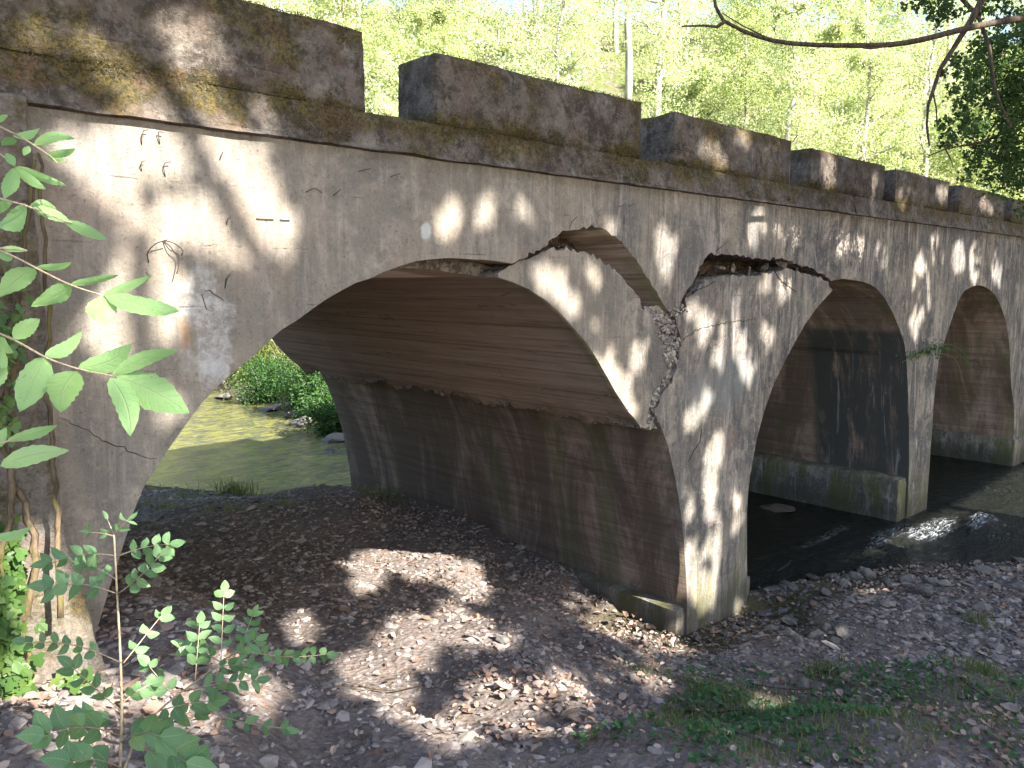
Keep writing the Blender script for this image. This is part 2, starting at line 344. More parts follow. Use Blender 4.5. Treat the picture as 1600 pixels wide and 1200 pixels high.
# water
T = NT('river_water'); X, Y, Z = T.xyz()
w1 = T.noise((3.2, 5.5, 1), 5, .62, .6); w2 = T.noise((9, 14, 1), 4, .6, .8)
foam_c = onZ(1465, 822, WZ)
def sm(px, py, r, wob=.3): return T.blob(tuple(onZ(px, py, WZ)), r, wob, 4.5)
fo = T.math('MAXIMUM', sm(1530, 817, (.42, .16, 1), .5), T.math('MAXIMUM', T.math('MULTIPLY', sm(1455, 828, (.8, .24, 1), .5), .8), T.math('MAXIMUM', T.math('MULTIPLY', sm(1390, 836, (.7, .16, 1), .6), .6), T.math('MULTIPLY', sm(1290, 838, (.8, .08, 1), .6), .35))))
fo = T.math('MULTIPLY', fo, T.ss(T.noise((4, 17, 1), 8, .85, 1.8), .50, .60))
lace = T.math('MULTIPLY', T.ss(T.noise((3, 11, 1), 7, .75, 1.6, off=(4, 2, 0)), .60, .66), T.math('MULTIPLY', T.ss(X, 9.0, 10.2), T.math('MULTIPLY', T.ss(Y, 4.6, 4.0), T.ss(T.noise(.9, 2, .5, off=(3, 3, 3)), .48, .58))))
fo = T.math('MAXIMUM', fo, T.math('MULTIPLY', lace, .3))
wcol = T.mix(T.ss(Y, 9.5, 12), (.010, .011, .009), T.mix(T.ss(T.noise((1.6, 4.5, 1), 7, .75, 1.4), .40, .58), (.20, .195, .05), (.06, .065, .055)))  # algae bed tone plus painted hill and sky reflections behind the bridge
wcol = T.mix(fo, wcol, (.5, .53, .58))
hh = T.math('ADD', w1, T.math('MULTIPLY', w2, .45))
M_water = T.principled(wcol, T.math('MULTIPLY_ADD', fo, .5, .05), T.bump(T.math('ADD', hh, T.math('MULTIPLY', T.noise((22, 34, 1), 3, .6, .6), .25)), .7, .09), T.ss(Y, 8, 12, .22, 1.0), IOR=1.33)

# ------------------------------------------------------------------ terrain
river = np.array([(7.45,4.3),(8.2,4.1),(8.7,3.9),(9.45,3.5),(10.2,3.05),(10.9,2.5),(12.5,1),(15,-3),(18,-10),(26,-10),(20,-3),(17.9,3),(17.5,6),(17.5,11),
    (14,12.3),(10,13),(8.8,14.9),(9.3,17),(9.85,19.8),(10.2,24.3),(8,31),(2,32),(1,24),(3,18),(4.4,13.6),(5.9,11.1),(7.2,9.9),(7.3,7)], float)
def sdist(P):
    """signed distance to the river outline, negative in the water"""
    d = np.full(len(P), 1e9); ins = np.zeros(len(P), bool)
    for a, b in zip(river, np.roll(river, -1, 0)):
        ab = b-a; t = np.clip(((P-a)@ab)/(ab@ab), 0, 1); q = a+t[:, None]*ab; d = np.minimum(d, np.hypot(*(P-q).T))
        c = (a[1] > P[:, 1]) != (b[1] > P[:, 1])
        with np.errstate(divide='ignore', invalid='ignore'): xx = (b[0]-a[0])*(P[:, 1]-a[1])/(b[1]-a[1])+a[0]
        ins ^= c & (P[:, 0] < xx)
    return np.where(ins, -d, d)
ctrl = []
for (px, py, z) in [(600,1200,1.3),(200,1200,1.6),(1000,1200,1.1),(1400,1200,.9),(1600,1200,.8),(1400,1050,.5),(1600,1000,.3),(1200,1050,.38),
                    (1000,1080,.55),(1300,950,.2),(800,1100,.9),(600,1000,.9),(640,850,.6),(300,790,.7),(70,1100,1.95),(400,900,.8),(800,950,.62)]:
    p = onZ(px, py, z); ctrl.append((p[0], p[1], z))
for x, y, z in [(1.05,4.25,1.68),(1.0,6,1.5),(.8,9,1.3),(6.32,4.2,0.03),(6.6,4.1,.02),(7.0,4.05,.0),(7.5,4.0,-.12),(6.9,3.7,.12),(6.0,5.8,.36),(6.0,5.3,.17),(6.1,10.2,.36),(6.1,8,.5),(6.0,4.8,.08),(3.7,4.25,.85),(4.8,4.25,.5),(5.6,4.25,.17),(0,0,1.9),(-2,3,2.4),(-3,-3,2.6),(3,-3,1.7),
                (8,-3,1.0),(12,-6,.8),(-3,8,1.9),(4.5,12,.2),(3.5,10.5,.55),(5.0,11.2,.25),(2,13,.5),(-2,15,1.2),(9,1.5,.3),(11,-1,.4),(7.6,2.8,.28),(6.6,3.5,.2),(5.3,9.5,.70),(4.6,8.3,.86),(3.6,8.6,.86)]:
    ctrl.append((x, y, z))
ctrl = np.array(ctrl)
def height(x, y):
    x = np.asarray(x, float).ravel(); y = np.asarray(y, float).ravel(); P = np.stack([x, y], 1)
    d2 = (x[:, None]-ctrl[:, 0])**2+(y[:, None]-ctrl[:, 1])**2+.06
    w = d2**-2.0; base = (w*ctrl[:, 2]).sum(1)/w.sum(1)
    sd = sdist(P); s = .55*x+.83*y
    far = np.clip((s-12.0)/4, 0, 1); right = np.clip((x-12)/5, 0, 1); far = np.maximum(far*np.clip((y-11)/3, 0, 1), right)
    wood = WZ+.12+.22*np.clip(sd, 0, 6)+(27-9*np.clip((y/np.maximum(x, .1)-2.2)/1.5, 0, 1))*np.tanh(.78*np.maximum(0, s-27.0)*np.clip((s-24)/8, 0, 1)/24)
    h = base*(1-far)+wood*far
    h = h+.035*fbm(x*1.1, y*1.1)+.02*fbm(x*5, y*5)*np.exp(-np.hypot(x-4, y-4)/14)
    k = np.clip(sd/.9, 0, 1); k = k*k*(3-2*k)
    near_pier = np.exp(-((x-6.9)**2+(y-4.2)**2)/.8)
    out = WZ+.02+(h-WZ-.02)*np.maximum(k, near_pier*np.clip(sd/.2, 0, 1))
    # fade back the bank lift so the near bank keeps its control heights
    ins = WZ+.02-np.minimum(.55, .4*np.maximum(-sd, 0))
    return np.where(sd > 0, out, ins)
def H1(x, y): return float(height([x], [y])[0])

def axis(lo, a, b, hi, fine):
    mid = np.arange(a, b, fine); L = [a]; st = fine
    while L[-1] > lo: st *= 1.16; L.append(L[-1]-st)
    R = [b]; st = fine
    while R[-1] < hi: st *= 1.12; R.append(R[-1]+st)
    return np.concatenate([np.array(L[:0:-1]), mid, np.array(R)])
xs = axis(-50, -1.0, 12.0, 95, .045); ys = axis(-25, .8, 12.5, 95, .045)
GX, GY = np.meshgrid(xs, ys); hz = np.concatenate([height(GX[i:i+20], GY[i:i+20]) for i in range(0, len(ys), 20)])
nearf = np.exp(-np.maximum(0, np.hypot(GX.ravel()-5, GY.ravel()-5)-6)/2)
hz = hz+nearf*(.012*fbm(GX.ravel()*13, GY.ravel()*13, 0, 3))
nx, ny = len(xs), len(ys); idx = np.arange(nx*ny).reshape(ny, nx)
Q = np.stack([idx[:-1, :-1], idx[:-1, 1:], idx[1:, 1:], idx[1:, :-1]], -1).reshape(-1, 4)
g = mk('ground', np.stack([GX.ravel(), GY.ravel(), hz], 1), Q, M_ground, smooth=True); tag(g, 'earth and gravel river bank rising to a wooded hillside', 'ground', kind='structure')

wx = axis(-20, 6.0, 20.0, 60, .07); wy = axis(-30, 2.0, 6.5, 60, .05)
GX, GY = np.meshgrid(wx, wy); a = GX.ravel(); b = GY.ravel()
rip = .012*fbm(a*1.6, b*3.2)+.006*fbm(a*5, b*9)
fr = sum(np.exp(-((a-c[0])/sx)**2-((b-c[1])/sy)**2)*amp for c, sx, sy, amp in [(onZ(1530,817,WZ), .4, .18, .12), (onZ(1450,828,WZ), .5, .16, .08), (onZ(1395,838,WZ), .6, .14, .05)])
wz = WZ-.17*np.clip((8.9-a)/1.0, 0, 1)*np.clip((5.4-b)/1.0, 0, 1)+rip+fr*(1+.5*fbm(a*6, b*12))
idx = np.arange(len(a)).reshape(len(wy), len(wx)); Q = np.stack([idx[:-1, :-1], idx[:-1, 1:], idx[1:, 1:], idx[1:, :-1]], -1).reshape(-1, 4)
w = mk('river_water', np.stack([a, b, wz], 1), Q, M_water, smooth=True); tag(w, 'dark shallow river running under the arches', 'river', kind='structure')

# ------------------------------------------------------------------ the bridge
bridge = empty('arch_bridge', (7.0, FRONT, 0.0), label='old grey concrete arch bridge with a cracked and dropped first arch and mossy battlements', cat='bridge')
def XZ(p): q = onY(*p); return np.array([q[0], q[2]])
def slab(name, segs, y0, y1, mats, seed=1, parent=bridge, back_cells=1, origin=None, rag=None, setback=None):
    """extrude an outline through the bridge. segs = [(kind, pts(x,z)), ...] closed; kind: s smooth arch, r rough break, l straight"""
    r = random.Random(seed); out = []; km = []
    for kind, pts in segs:
        if kind == 's' or (kind == 't'): q = spline(pts, .09)
        elif kind == 'r':
            q = []
            for a, b in zip(pts[:-1], pts[1:]):
                a = np.asarray(a, float); b = np.asarray(b, float); n = max(1, int(np.linalg.norm(b-a)/.035))
                for j in range(n):
                    p = a+(b-a)*j/n
                    if not (j == 0 and a is pts[0]): p = p+np.array([r.gauss(0, .010), r.gauss(0, .010)])
                    q.append(p)
            q.append(np.asarray(pts[-1], float))
        else: q = [np.asarray(p, float) for p in pts]
        if kind == 'u': q = [p+np.array([r.gauss(0, .011), r.gauss(0, .011)]) for p in spline(pts, .04)]; kind = 's'
        elif kind == 's' or (kind == 't' and name == 'spandrel_wall'): q = [q[0]]+[p+np.array([r.gauss(0, .0025), r.gauss(0, .0025)]) for p in q[1:-1]]+[q[-1]]
        for p in q[:-1]: out.append(p); km.append({'s': 1, 'r': 2, 'l': 0, 't': 3}[kind])
    n = len(out); V = []
    ysn = np.linspace(y0, y1, back_cells+1)
    for yi, yy in enumerate(ysn):
        for i, p in enumerate(out):
            j = r.gauss(0, .012) if (0 < yi < back_cells and km[i] == 2) else 0
            rx_ = rz_ = 0.0
            if rag is not None and yi > 0:
                dd_ = math.hypot(p[0]-rag[0][0], p[1]-rag[0][1]); kk_ = math.exp(-(dd_/rag[1])**2); nn_ = float(fbm(yy*3.1, 1.5, 0, 4))*rag[2]*kk_*min(1, yi/4); rx_ = nn_*.35; rz_ = -nn_
            V.append((p[0]+j+rx_, max(yy, y0+(setback[1] if setback is not None and p[0] < setback[0] else 0)+.002*yi), p[1]+j+rz_))
    tris = tessellate_polygon([[Vector((p[0], p[1], 0)) for p in out]])
    Fc = []; fm = []
    for t in tris:
        a, b, c = [Vector(out[i]) for i in t]; area = (b-a).cross(c-a) if True else 0
        t2 = t if area > 0 else t[::-1]
        Fc.append(tuple(t2)); fm.append(0); Fc.append(tuple(i+n*back_cells for i in t2[::-1])); fm.append(0)
    area2 = sum(out[i][0]*out[(i+1) % n][1]-out[(i+1) % n][0]*out[i][1] for i in range(n))
    for k in range(back_cells):
        for i in range(n):
            j = (i+1) % n; q = (k*n+j, k*n+i, (k+1)*n+i, (k+1)*n+j)
            if area2 < 0: q = q[::-1]
            Fc.append(q); fm.append(km[i])
    o = mk(name, V, Fc, mats, parent, False, fm, origin)
    for p in o.data.polygons: p.use_smooth = (fm[p.index] in (1, 3))
    return o
MS = [M_conc, M_sof, M_brk, M_sofs]

px = lambda L: [XZ(p) for p in L]
V0 = px([(1298,439)])[0]
archL = [np.array([.93, .8]), np.array([1.0, 1.45])]+px([(150,990),(210,800),(245,730),(300,650),(345,600),(440,515),(530,455),(600,425),(650,409),(700,403),(760,406),(800,412)])
brk1 = px([(800,412),(822,402),(850,386),(868,370),(880,362),(900,357)])
und1 = px([(900,357),(918,353),(938,357),(962,370),(980,389),(998,412),(1014,437),(1029,462),(1039,479),(1045,487)])
brk2 = px([(1045,487),(1062,476),(1075,450),(1090,425),(1108,397),(1150,399),(1200,406),(1215,402),(1240,410),(1265,418),(1285,428),(1298,439)])
arch2 = px([(1298,439),(1315,436),(1335,438),(1352,442),(1370,451),(1385,470),(1400,500),(1409,525),(1415,550),(1419,620),(1420,745)])
p2b = arch2[-1][0]
arch2 = arch2+[np.array([p2b, -.8])]
x2 = 12.56
arch3 = [np.array([x2, -.8])]+px([(1455,690),(1462,600),(1468,560),(1480,520),(1500,465),(1515,450),(1530,446),(1545,452),(1560,470),(1575,520),(1580,600)])
arch3 = arch3+[np.array([16.75, .9]), np.array([16.8, -.8])]
x3 = 17.6
arch4 = [np.array([x3, -.8]), np.array([x3+.05, .9]), np.array([x3+.35, 2.2]), np.array([x3+1.0, 3.1]), np.array([x3+2.0, 3.5]), np.array([x3+3.1, 3.1]), np.array([x3+3.8, 2.1]), np.array([x3+4.1, .9]), np.array([x3+4.15, -.8])]
TOPZ = EYE+.88
segs = [('s', archL[:8]), ('t', archL[7:]), ('r', brk1), ('u', und1), ('r', brk2), ('t', arch2), ('l', [arch2[-1], arch3[0]]), ('t', arch3), ('l', [arch3[-1], arch4[0]]), ('s', arch4),  # darker soffit at the first crown paints the shade of the slot
        ('l', [arch4[-1], (34, -.8), (34, TOPZ), (-7, TOPZ), (-7, .8), archL[0]])]
slab('spandrel_wall', segs, FRONT, BACK, MS, 3)
# dropped haunch of the first arch
hl = px([(590,433),(640,420),(700,421),(780,433),(830,450),(880,490),(930,550),(970,620),(1003,665)])
hr = px([(1003,665),(1015,663),(1017,640),(1025,612),(1045,586),(1058,560),(1042,530),(1022,494),(1010,480),(1001,466),(990,450),(976,432),(957,414),(928,398),(908,393),(890,387),(875,391),(862,387),(840,398),(820,408),(800,416),(782,428)])
hm = px([(783,433),(806,440),(830,450),(880,490),(930,550),(970,620),(1003,665)])
slab('dropped_arch_section', [('s', hm), ('r', hr), ('l', [hr[-1], hm[0]])], FRONT+.03, BACK-.04, MS, 5, back_cells=110, rag=(hl[-1], .16, .16))['label'] = 'broken curved arch section hanging down below the wide gap'
ring = px([(590,433),(640,420),(700,420),(778,431),(830,441),(860,452)])
slab('arch_ring', [('s', ring), ('l', [ring[-1], XZ((880,440)), XZ((820,425)), XZ((780,410)), XZ((700,398)), XZ((620,406)), ring[0]])], FRONT+.24, BACK-.06, [M_brk, M_sof, M_brk, M_sofs], 6)
# first pier with the left haunch of the second arch
pl = px([(1034,668),(1045,700),(1056,750),(1064,800),(1070,860),(1074,950)]); pl = pl+[np.array([pl[-1][0]+.02, -.8])]
pr = px([(1168,955),(1168,800),(1175,730),(1190,660),(1210,600),(1240,540),(1270,490),(1302,453)]); pr = [np.array([pr[0][0]+.02, -.8])]+pr
pt = px([(1302,453),(1290,438),(1262,428),(1230,419),(1212,425),(1180,431),(1130,432),(1108,437),(1090,450),(1072,466),(1074,484),(1056,498),(1066,528),(1062,560),(1052,590),(1035,618),(1022,645),(1034,668)])
slab('central_pier', [('t', pl), ('l', [pl[-1], pr[0]]), ('s', pr), ('r', pt)], FRONT+.004, BACK-.02, MS, 9, back_cells=20)
# earth and stone core seen in the gaps
core = [('r', px([(760,395),(830,385),(905,350),(1110,392),(1280,402),(1290,438),(1225,426),(1130,438),(1085,470),(1070,500),(1046,560),(1010,590),(985,520),(955,450),(900,400),(760,402)])), ('l', px([(760,402),(760,395)]))]
slab('rubble_core', core, FRONT+.55, BACK-.4, [M_fill, M_fill, M_fill], 15)
# footings
def rough_box(name, lo, hi, cell, mat, amp=.012, fr=6, parent=bridge, taper=None, round_=0.0, origin=None, chip=0.0):
    lo = np.array(lo, float); hi = np.array(hi, float); V = []; Fc = []; n0 = 0
    for ax in range(3):
        u, v = [(1, 2), (2, 0), (0, 1)][ax]
        nu = max(1, int((hi[u]-lo[u])/cell)); nv = max(1, int((hi[v]-lo[v])/cell))
        U = np.linspace(lo[u], hi[u], nu+1); W = np.linspace(lo[v], hi[v], nv+1); uu, vv = np.meshgrid(U, W)
        for side in (0, 1):
            P = np.zeros((uu.size, 3)); P[:, u] = uu.ravel(); P[:, v] = vv.ravel(); P[:, ax] = hi[ax] if side else lo[ax]
            i = np.arange(uu.size).reshape(uu.shape)+n0
            q = np.stack([i[:-1, :-1], i[:-1, 1:], i[1:, 1:], i[1:, :-1]], -1).reshape(-1, 4)
            if not side: q = q[:, ::-1]
            V.append(P); Fc.append(q); n0 += uu.size
    V = np.concatenate(V); Fc = np.concatenate(Fc)
    if taper: V = taper(V)
    c = (lo+hi)/2; hd = (hi-lo)/2
    # soften the arrises, then roughen with noise that depends on position only (no cracks)
    e = np.sort((hd-np.abs(V-c)), axis=1); edge = np.exp(-(e[:, 1]/.03)**2)
    dirn = (c-V)/np.maximum(hd, 1e-6); dirn /= np.linalg.norm(dirn, axis=1)[:, None]+1e-9
    ch = np.clip(fbm(V[:, 0]*4, V[:, 1]*4, V[:, 2]*4, 3)-.05, 0, 1)
    V = V+dirn*(edge*(round_+chip*ch))[:, None]
    D = np.stack([fbm(V[:, 0]*fr+k*17, V[:, 1]*fr, V[:, 2]*fr, 4) for k in range(3)], 1)
    D2 = np.stack([fbm(V[:, 0]*fr*6+k*17, V[:, 1]*fr*6, V[:, 2]*fr*6, 2) for k in range(3)], 1)
    V = V+D*amp+D2*amp*.35
    return mk(name, V, Fc, mat, parent, True, origin=origin)
rough_box('footing', (6.17, FRONT+.03, -.7), (7.56, BACK+.1, .335), .08, [M_conc], .012, 4, round_=.02, chip=.05)
rough_box('footing', (11.52, FRONT+.03, -.7), (12.54, BACK+.1, .72), .09, [M_conc], .014, 4, round_=.03, chip=.05)
rough_box('footing', (16.7, FRONT-.06, -.7), (17.8, BACK+.1, .62), .1, [M_conc], .014, 4, round_=.03, chip=.05)
rough_box('impost_course', (11.36, FRONT+.35, EYE-.99), (11.46, BACK-.1, EYE-.95), .1, [M_sofs], .012, 4)

# parapet: a projecting band and the merlons on it
BZ0, BZ1 = EYE+.805, EYE+1.035
def band_taper(V):
    V = V.copy(); f = V[:, 1] < FRONT; t = (V[:, 2]-BZ0)/(BZ1-BZ0)
    V[f, 1] += np.where(t[f] > .16, .022+.03*t[f], 0); return V
rough_box('cornice_band', (-7, FRONT-.055, BZ0), (9.5, FRONT+.62, BZ1), .035, [M_par], .009, 5, taper=band_taper, round_=.008, chip=.03)
rough_box('cornice_band', (9.5, FRONT-.055, BZ0), (34, FRONT+.62, BZ1), .09, [M_par], .009, 5, taper=band_taper, round_=.008)
mer = [(-6.2,-2.9,1.50),(-2.1,2.75,1.515),(3.27,5.44,1.50),(5.89,7.98,1.495),(8.40,10.36,1.475),(10.68,12.6,1.465),(13.05,15.2,1.46),(15.6,17.8,1.465),(18.2,20.4,1.46),(20.8,23.0,1.46),(23.4,25.8,1.46),(26.2,30,1.46)]
for i, (a, b, t) in enumerate(mer):
    cell = .03 if -3 < a < 8 else (.06 if a < 14 else .1)
    if i == 0: cell = .12
    rough_box('merlon', (a, FRONT-.012, BZ1-.01), (b, FRONT+.44, EYE+t), cell, [M_par], .014, 4, round_=.02, chip=.06)
for i in range(7):
    a = -5+i*4.6; rough_box('merlon', (a, BACK-.45, BZ1-.01), (a+4.0, BACK, EYE+1.47), .15, [M_par], .014, 4, round_=.02)
rough_box('cornice_band', (-7, BACK-.6, BZ0), (34, BACK+.055, BZ1), .15, [M_par], .01, 5)
rough_box('deck', (-7, FRONT+.62, EYE+.7), (34, BACK-.6, EYE+.98), .4, [M_fill], .01, 3)
# mossy buttress on the left, flared at its foot
def butt_taper(V):
    V = V.copy(); t = np.clip((2.6-V[:, 2])/1.6, 0, 1)
    V[:, 0] += np.where(V[:, 0] > .5, .26*t**1.6, 0); V[:, 1] -= np.where(V[:, 1] < FRONT, .32*t**1.4, 0); return V
rough_box('buttress', (-.5, FRONT-.19, .9), (.90, FRONT+.05, BZ0+.02), .035, [M_butt], .02, 5, taper=butt_taper, round_=.02, chip=.05)

# rebar hooks, wires, clamp plates and dark strips for the crack lines on the wall face
M_iron = NT('rusty_iron').principled((.05, .038, .032), .7)
M_crk = NT('crack_shade_and_plate').principled((.03, .026, .023), 1.0)  # dark colour painted for the shade in cracks; also on clamp plates
def wire(P, r=.0026, out=.02, name='rebar_hook', mat=None):
    g = Geo(); pts = [onY(*p) for p in P]; pts = spline(pts, .012) if len(pts) > 2 else pts
    n = len(pts); pts = [p+np.array([0, -(r+out*math.sin(math.pi*i/max(1, n-1)*.5)), 0]) for i, p in enumerate(pts)]
    g.tube(pts, r, 5); g.build(name, mat or M_iron, bridge)
for P in [[(221,226),(220,212),(222,205),(229,204)],[(249,225),(246,213),(245,207),(253,208)],[(221,267),(218,258),(220,253),(224,252)],[(258,276),(254,262),(256,255),(264,254)],
          [(343,250),(346,237)],[(354,351),(353,343),(357,341)],[(478,300),(490,295),(500,302)],[(520,306),(530,296)],[(560,268),(576,264)],[(610,276),(622,272)],[(966,323),(974,320)],[(982,322),(988,319)],[(975,350),(972,335)],
          [(1118,392),(1135,377)],[(742,496),(744,508)],[(770,487),(768,498)]]:
    wire(P)
for P in [[(232,410),(228,395),(238,382),(256,375)],[(254,376),(262,390),(275,400),(272,423),(270,428)],[(256,376),(268,380),(280,392),(277,400)]]:
    wire(P, .003, .05, 'loose_wire')
for P in [[(400,341),(427,344)],[(437,343),(452,345)]]:
    a, b = onY(*P[0]), onY(*P[1]); rough_box('clamp_plate', (a[0], FRONT-.004, b[2]-.004), (b[0], FRONT+.01, b[2]+.005), .01, [M_crk], .001, 30)
def crack(P, w=.006, name='crack'):
    """jagged dark strip painted as the shade in a crack: thin wedge lying 2 mm proud of the face"""
    pts = []; r = random.Random(len(P)+P[0][0])
    for a, b in zip(P[:-1], P[1:]):
        A = XZ(a); B = XZ(b); n = max(2, int(np.linalg.norm(B-A)/.025))
        for j in range(n): pts.append(A+(B-A)*j/n+np.array([r.gauss(0, .006), r.gauss(0, .006)]))
    pts.append(XZ(P[-1])); pts = np.array(pts); Tn = np.gradient(pts, axis=0); Tn /= np.linalg.norm(Tn, axis=1)[:, None]+1e-9
    N = np.stack([-Tn[:, 1], Tn[:, 0]], 1); n = len(pts); ww = np.array([w*(.25+.75*r.random())*math.sin(math.pi*(i+.6)/(n+.2))+.0012 for i in range(n)])
    A = pts+N*ww[:, None]/2; B = pts-N*ww[:, None]/2; V = [(p[0], FRONT-.0025, p[1]) for p in A]+[(p[0], FRONT-.0025, p[1]) for p in B]
    V += [(p[0], FRONT+.012, p[1]) for p in A]+[(p[0], FRONT+.012, p[1]) for p in B]
    Fc = []
    for i in range(n-1): Fc += [(i, i+1, n+i+1, n+i), (2*n+i, i, i+1, 2*n+i+1)[::-1], (n+i, n+i+1, 3*n+i+1, 3*n+i)[::-1]]
    mk(name, V, Fc, M_crk, bridge)
crack([(95,652),(130,672),(160,690),(200,703),(228,716),(245,716)], .006)
crack([(320,452),(335,458),(350,470)], .006); crack([(317,460),(322,480),(330,486)], .004); crack([(350,452),(354,437),(360,428)], .007)
crack([(230,440),(228,425)], .004); 
crack([(1210,424),(1222,440),(1245,456)], .010); crack([(1060,474),(1085,455),(1120,440)], .008)
crack([(890,355),(893,345),(902,338)], .006); crack([(1068,530),(1090,515),(1130,505),(1180,498)], .003)
crack([(1076,720),(1094,690),(1096,670)], .004)

# loose chunks lodged in the breaks: things of their own
def stone_mesh(seed, flat=.6, sub=2, j=.28):
    import bmesh
    bm = bmesh.new(); bmesh.ops.create_icosphere(bm, subdivisions=sub, radius=1)
    r = random.Random(seed); o = Vector((r.random()*50, r.random()*50, r.random()*50))
    dirs = [Vector((r.gauss(0, 1), r.gauss(0, 1), r.gauss(0, 1))).normalized() for _ in range(11)]; cut = [r.uniform(.42, .8) for _ in dirs]
    for v in bm.verts:
        p = v.co.copy()
        for d, c in zip(dirs, cut):
            k = p.dot(d)
            if k > c: p -= d*(k-c)*.9
        p *= 1+j*mnoise.noise(v.co*1.7+o)*.6+.06*mnoise.noise(v.co*5+o); v.co = (p.x, p.y*.85, p.z*flat)
    me = bpy.data.meshes.new('stone'); bm.to_mesh(me); bm.free(); return me
stones = [stone_mesh(i, f, 3) for i, f in enumerate([.55, .7, .45, .8, .5, .62])]

def put_stone(name, mi, loc, s, rot, mat, **k):
    o = bpy.data.objects.new(name, stones[mi % len(stones)]); C.objects.link(o); o.location = loc; o.scale = (s[0], s[1], s[2]) if not np.isscalar(s) else (s,)*3
    o.rotation_euler = rot; return tag(o, **k)
for me in stones: me.materials.append(M_rock)
chunks = [stone_mesh(i+40, .6, 3, .4) for i in range(4)]
for me in chunks: me.materials.append(M_brk)
r = random.Random(5)
lod = [(1036,508,.05),(1050,500,.045),(1062,510,.05),(1042,528,.04),(1056,522,.05),(1068,498,.04),(1048,545,.045),(1060,556,.04),(1052,575,.03),(1030,500,.03),(1030,622,.028),(1024,640,.028),(1036,606,.03),(1021,658,.026),(870,384,.03),(884,384,.03),(1120,418,.06),(1145,420,.06),(1170,424,.05),(1195,418,.06),(1220,412,.05),(1245,420,.045),(1265,424,.035)]
for i, (x, y, s) in enumerate(lod):
    p = onY(x, y, FRONT+.10+r.random()*.05); o = bpy.data.objects.new('concrete_chunk', chunks[i % 4]); C.objects.link(o)
    o.location = p; o.scale = (s*r.uniform(.9, 1.5), s*1.2, s*r.uniform(.7, 1.1)); o.rotation_euler = (r.random()*3, r.random()*3, r.random()*3)
    if i < 14: tag(o, 'broken chunk of pale concrete lodged in the crack above the central pier', 'rubble', 'concrete chunks in the crack beside the pier')
    elif i < 16: tag(o, 'small broken lump at the top of the wide gap over the dropped arch', 'rubble', 'lumps at the top of the wide gap')
    else: tag(o, 'brown stone exposed in the flat gap over the second arch', 'rubble', 'stones in the flat gap')
M_scr = broken('crumbled_concrete', (.42, .375, .33), (.19, .16, .14))
# crumbled facing round the breaks: part of the bridge
def rubble_patch(name, poly, n, smin, smax, yoff, mat, seed):
    rr = random.Random(seed); P = [XZ(p) for p in poly]; P = np.array(P); V = []; Fc = []
    base = np.array([v.co for v in chunks[0].vertices]); bf = [tuple(p.vertices) for p in chunks[0].polygons]
    lo, hi = P.min(0), P.max(0); k = 0; c = 0
    while k < n and c < 9999:
        c += 1; q = lo+(hi-lo)*np.array([rr.random(), rr.random()]); ins = False
        for a, b in zip(P, np.roll(P, -1, 0)):
            if (a[1] > q[1]) != (b[1] > q[1]) and q[0] < (b[0]-a[0])*(q[1]-a[1])/(b[1]-a[1])+a[0]: ins = not ins
        if not ins: continue
        s = rr.uniform(smin, smax); A = np.array([rr.gauss(0, 1) for _ in range(9)]).reshape(3, 3); Qm, _ = np.linalg.qr(A)
        V.append(base@Qm.T*s*np.array([1.2, .8, .9])+np.array([q[0], FRONT+yoff+rr.uniform(-.01, .02), q[1]])); Fc += [tuple(i+k*len(base) for i in f) for f in bf]; k += 1
    mk(name, np.concatenate(V), Fc, mat, bridge)
rubble_patch('crumbled_facing', [(1020,490),(1045,484),(1076,476),(1092,492),(1078,515),(1074,540),(1072,566),(1052,580),(1042,560),(1034,525)], 240, .012, .046, .03, M_scr, 3)
rubble_patch('crumbled_facing', [(1018,662),(1016,640),(1030,608),(1050,585),(1056,590),(1040,620),(1030,662)], 150, .010, .030, .045, M_scr, 4)
jf = px([(1014,480),(1045,478),(1080,476),(1088,500),(1075,560),(1055,600),(1040,640),(1036,672),(1010,668),(1008,640),(1020,600),(1042,570),(1030,530)])
slab('crumbled_joint', [('r', jf+[jf[0]])], FRONT+.06, FRONT+.5, [M_scr, M_scr, M_scr], 44)
# hanging cable under the second arch
g = Geo(); g.tube(spline([onY(1322,437,FRONT+1.2), onY(1316,470,FRONT+1.2), onY(1309,530,FRONT+1.25), onY(1307,562,FRONT+1.2)], .1), .009, 5)
g.build('hanging_cable', M_twig, bridge)

exec_parts = True
# ------------------------------------------------------------------ leaves
def quads(P, Nrm, size, asp=.55, bend=.15, r=rng, up=None):
    """folded leaf blades: 6 verts, 4 tris each -> one mesh array"""
    n = len(P); P = np.asarray(P, float); Nrm = Nrm/np.linalg.norm(Nrm, axis=1)[:, None]
    a = r.normal(size=(n, 3)) if up is None else up; a = a-(a*Nrm).sum(1)[:, None]*Nrm; a /= np.linalg.norm(a, axis=1)[:, None]+1e-9
    b = np.cross(Nrm, a); s = np.broadcast_to(np.asarray(size, float), (n,))[:, None]
    V = np.stack([P, P+a*s*.45+b*s*asp*.5+Nrm*s*bend, P+a*s*1.0-Nrm*s*bend*.3, P+a*s*.45-b*s*asp*.5+Nrm*s*bend], 1).reshape(-1, 3)
    i = np.arange(n)[:, None]*4; Fc = np.concatenate([i+np.array([[0, 1, 2]]), i+np.array([[0, 2, 3]])])
    return V, Fc
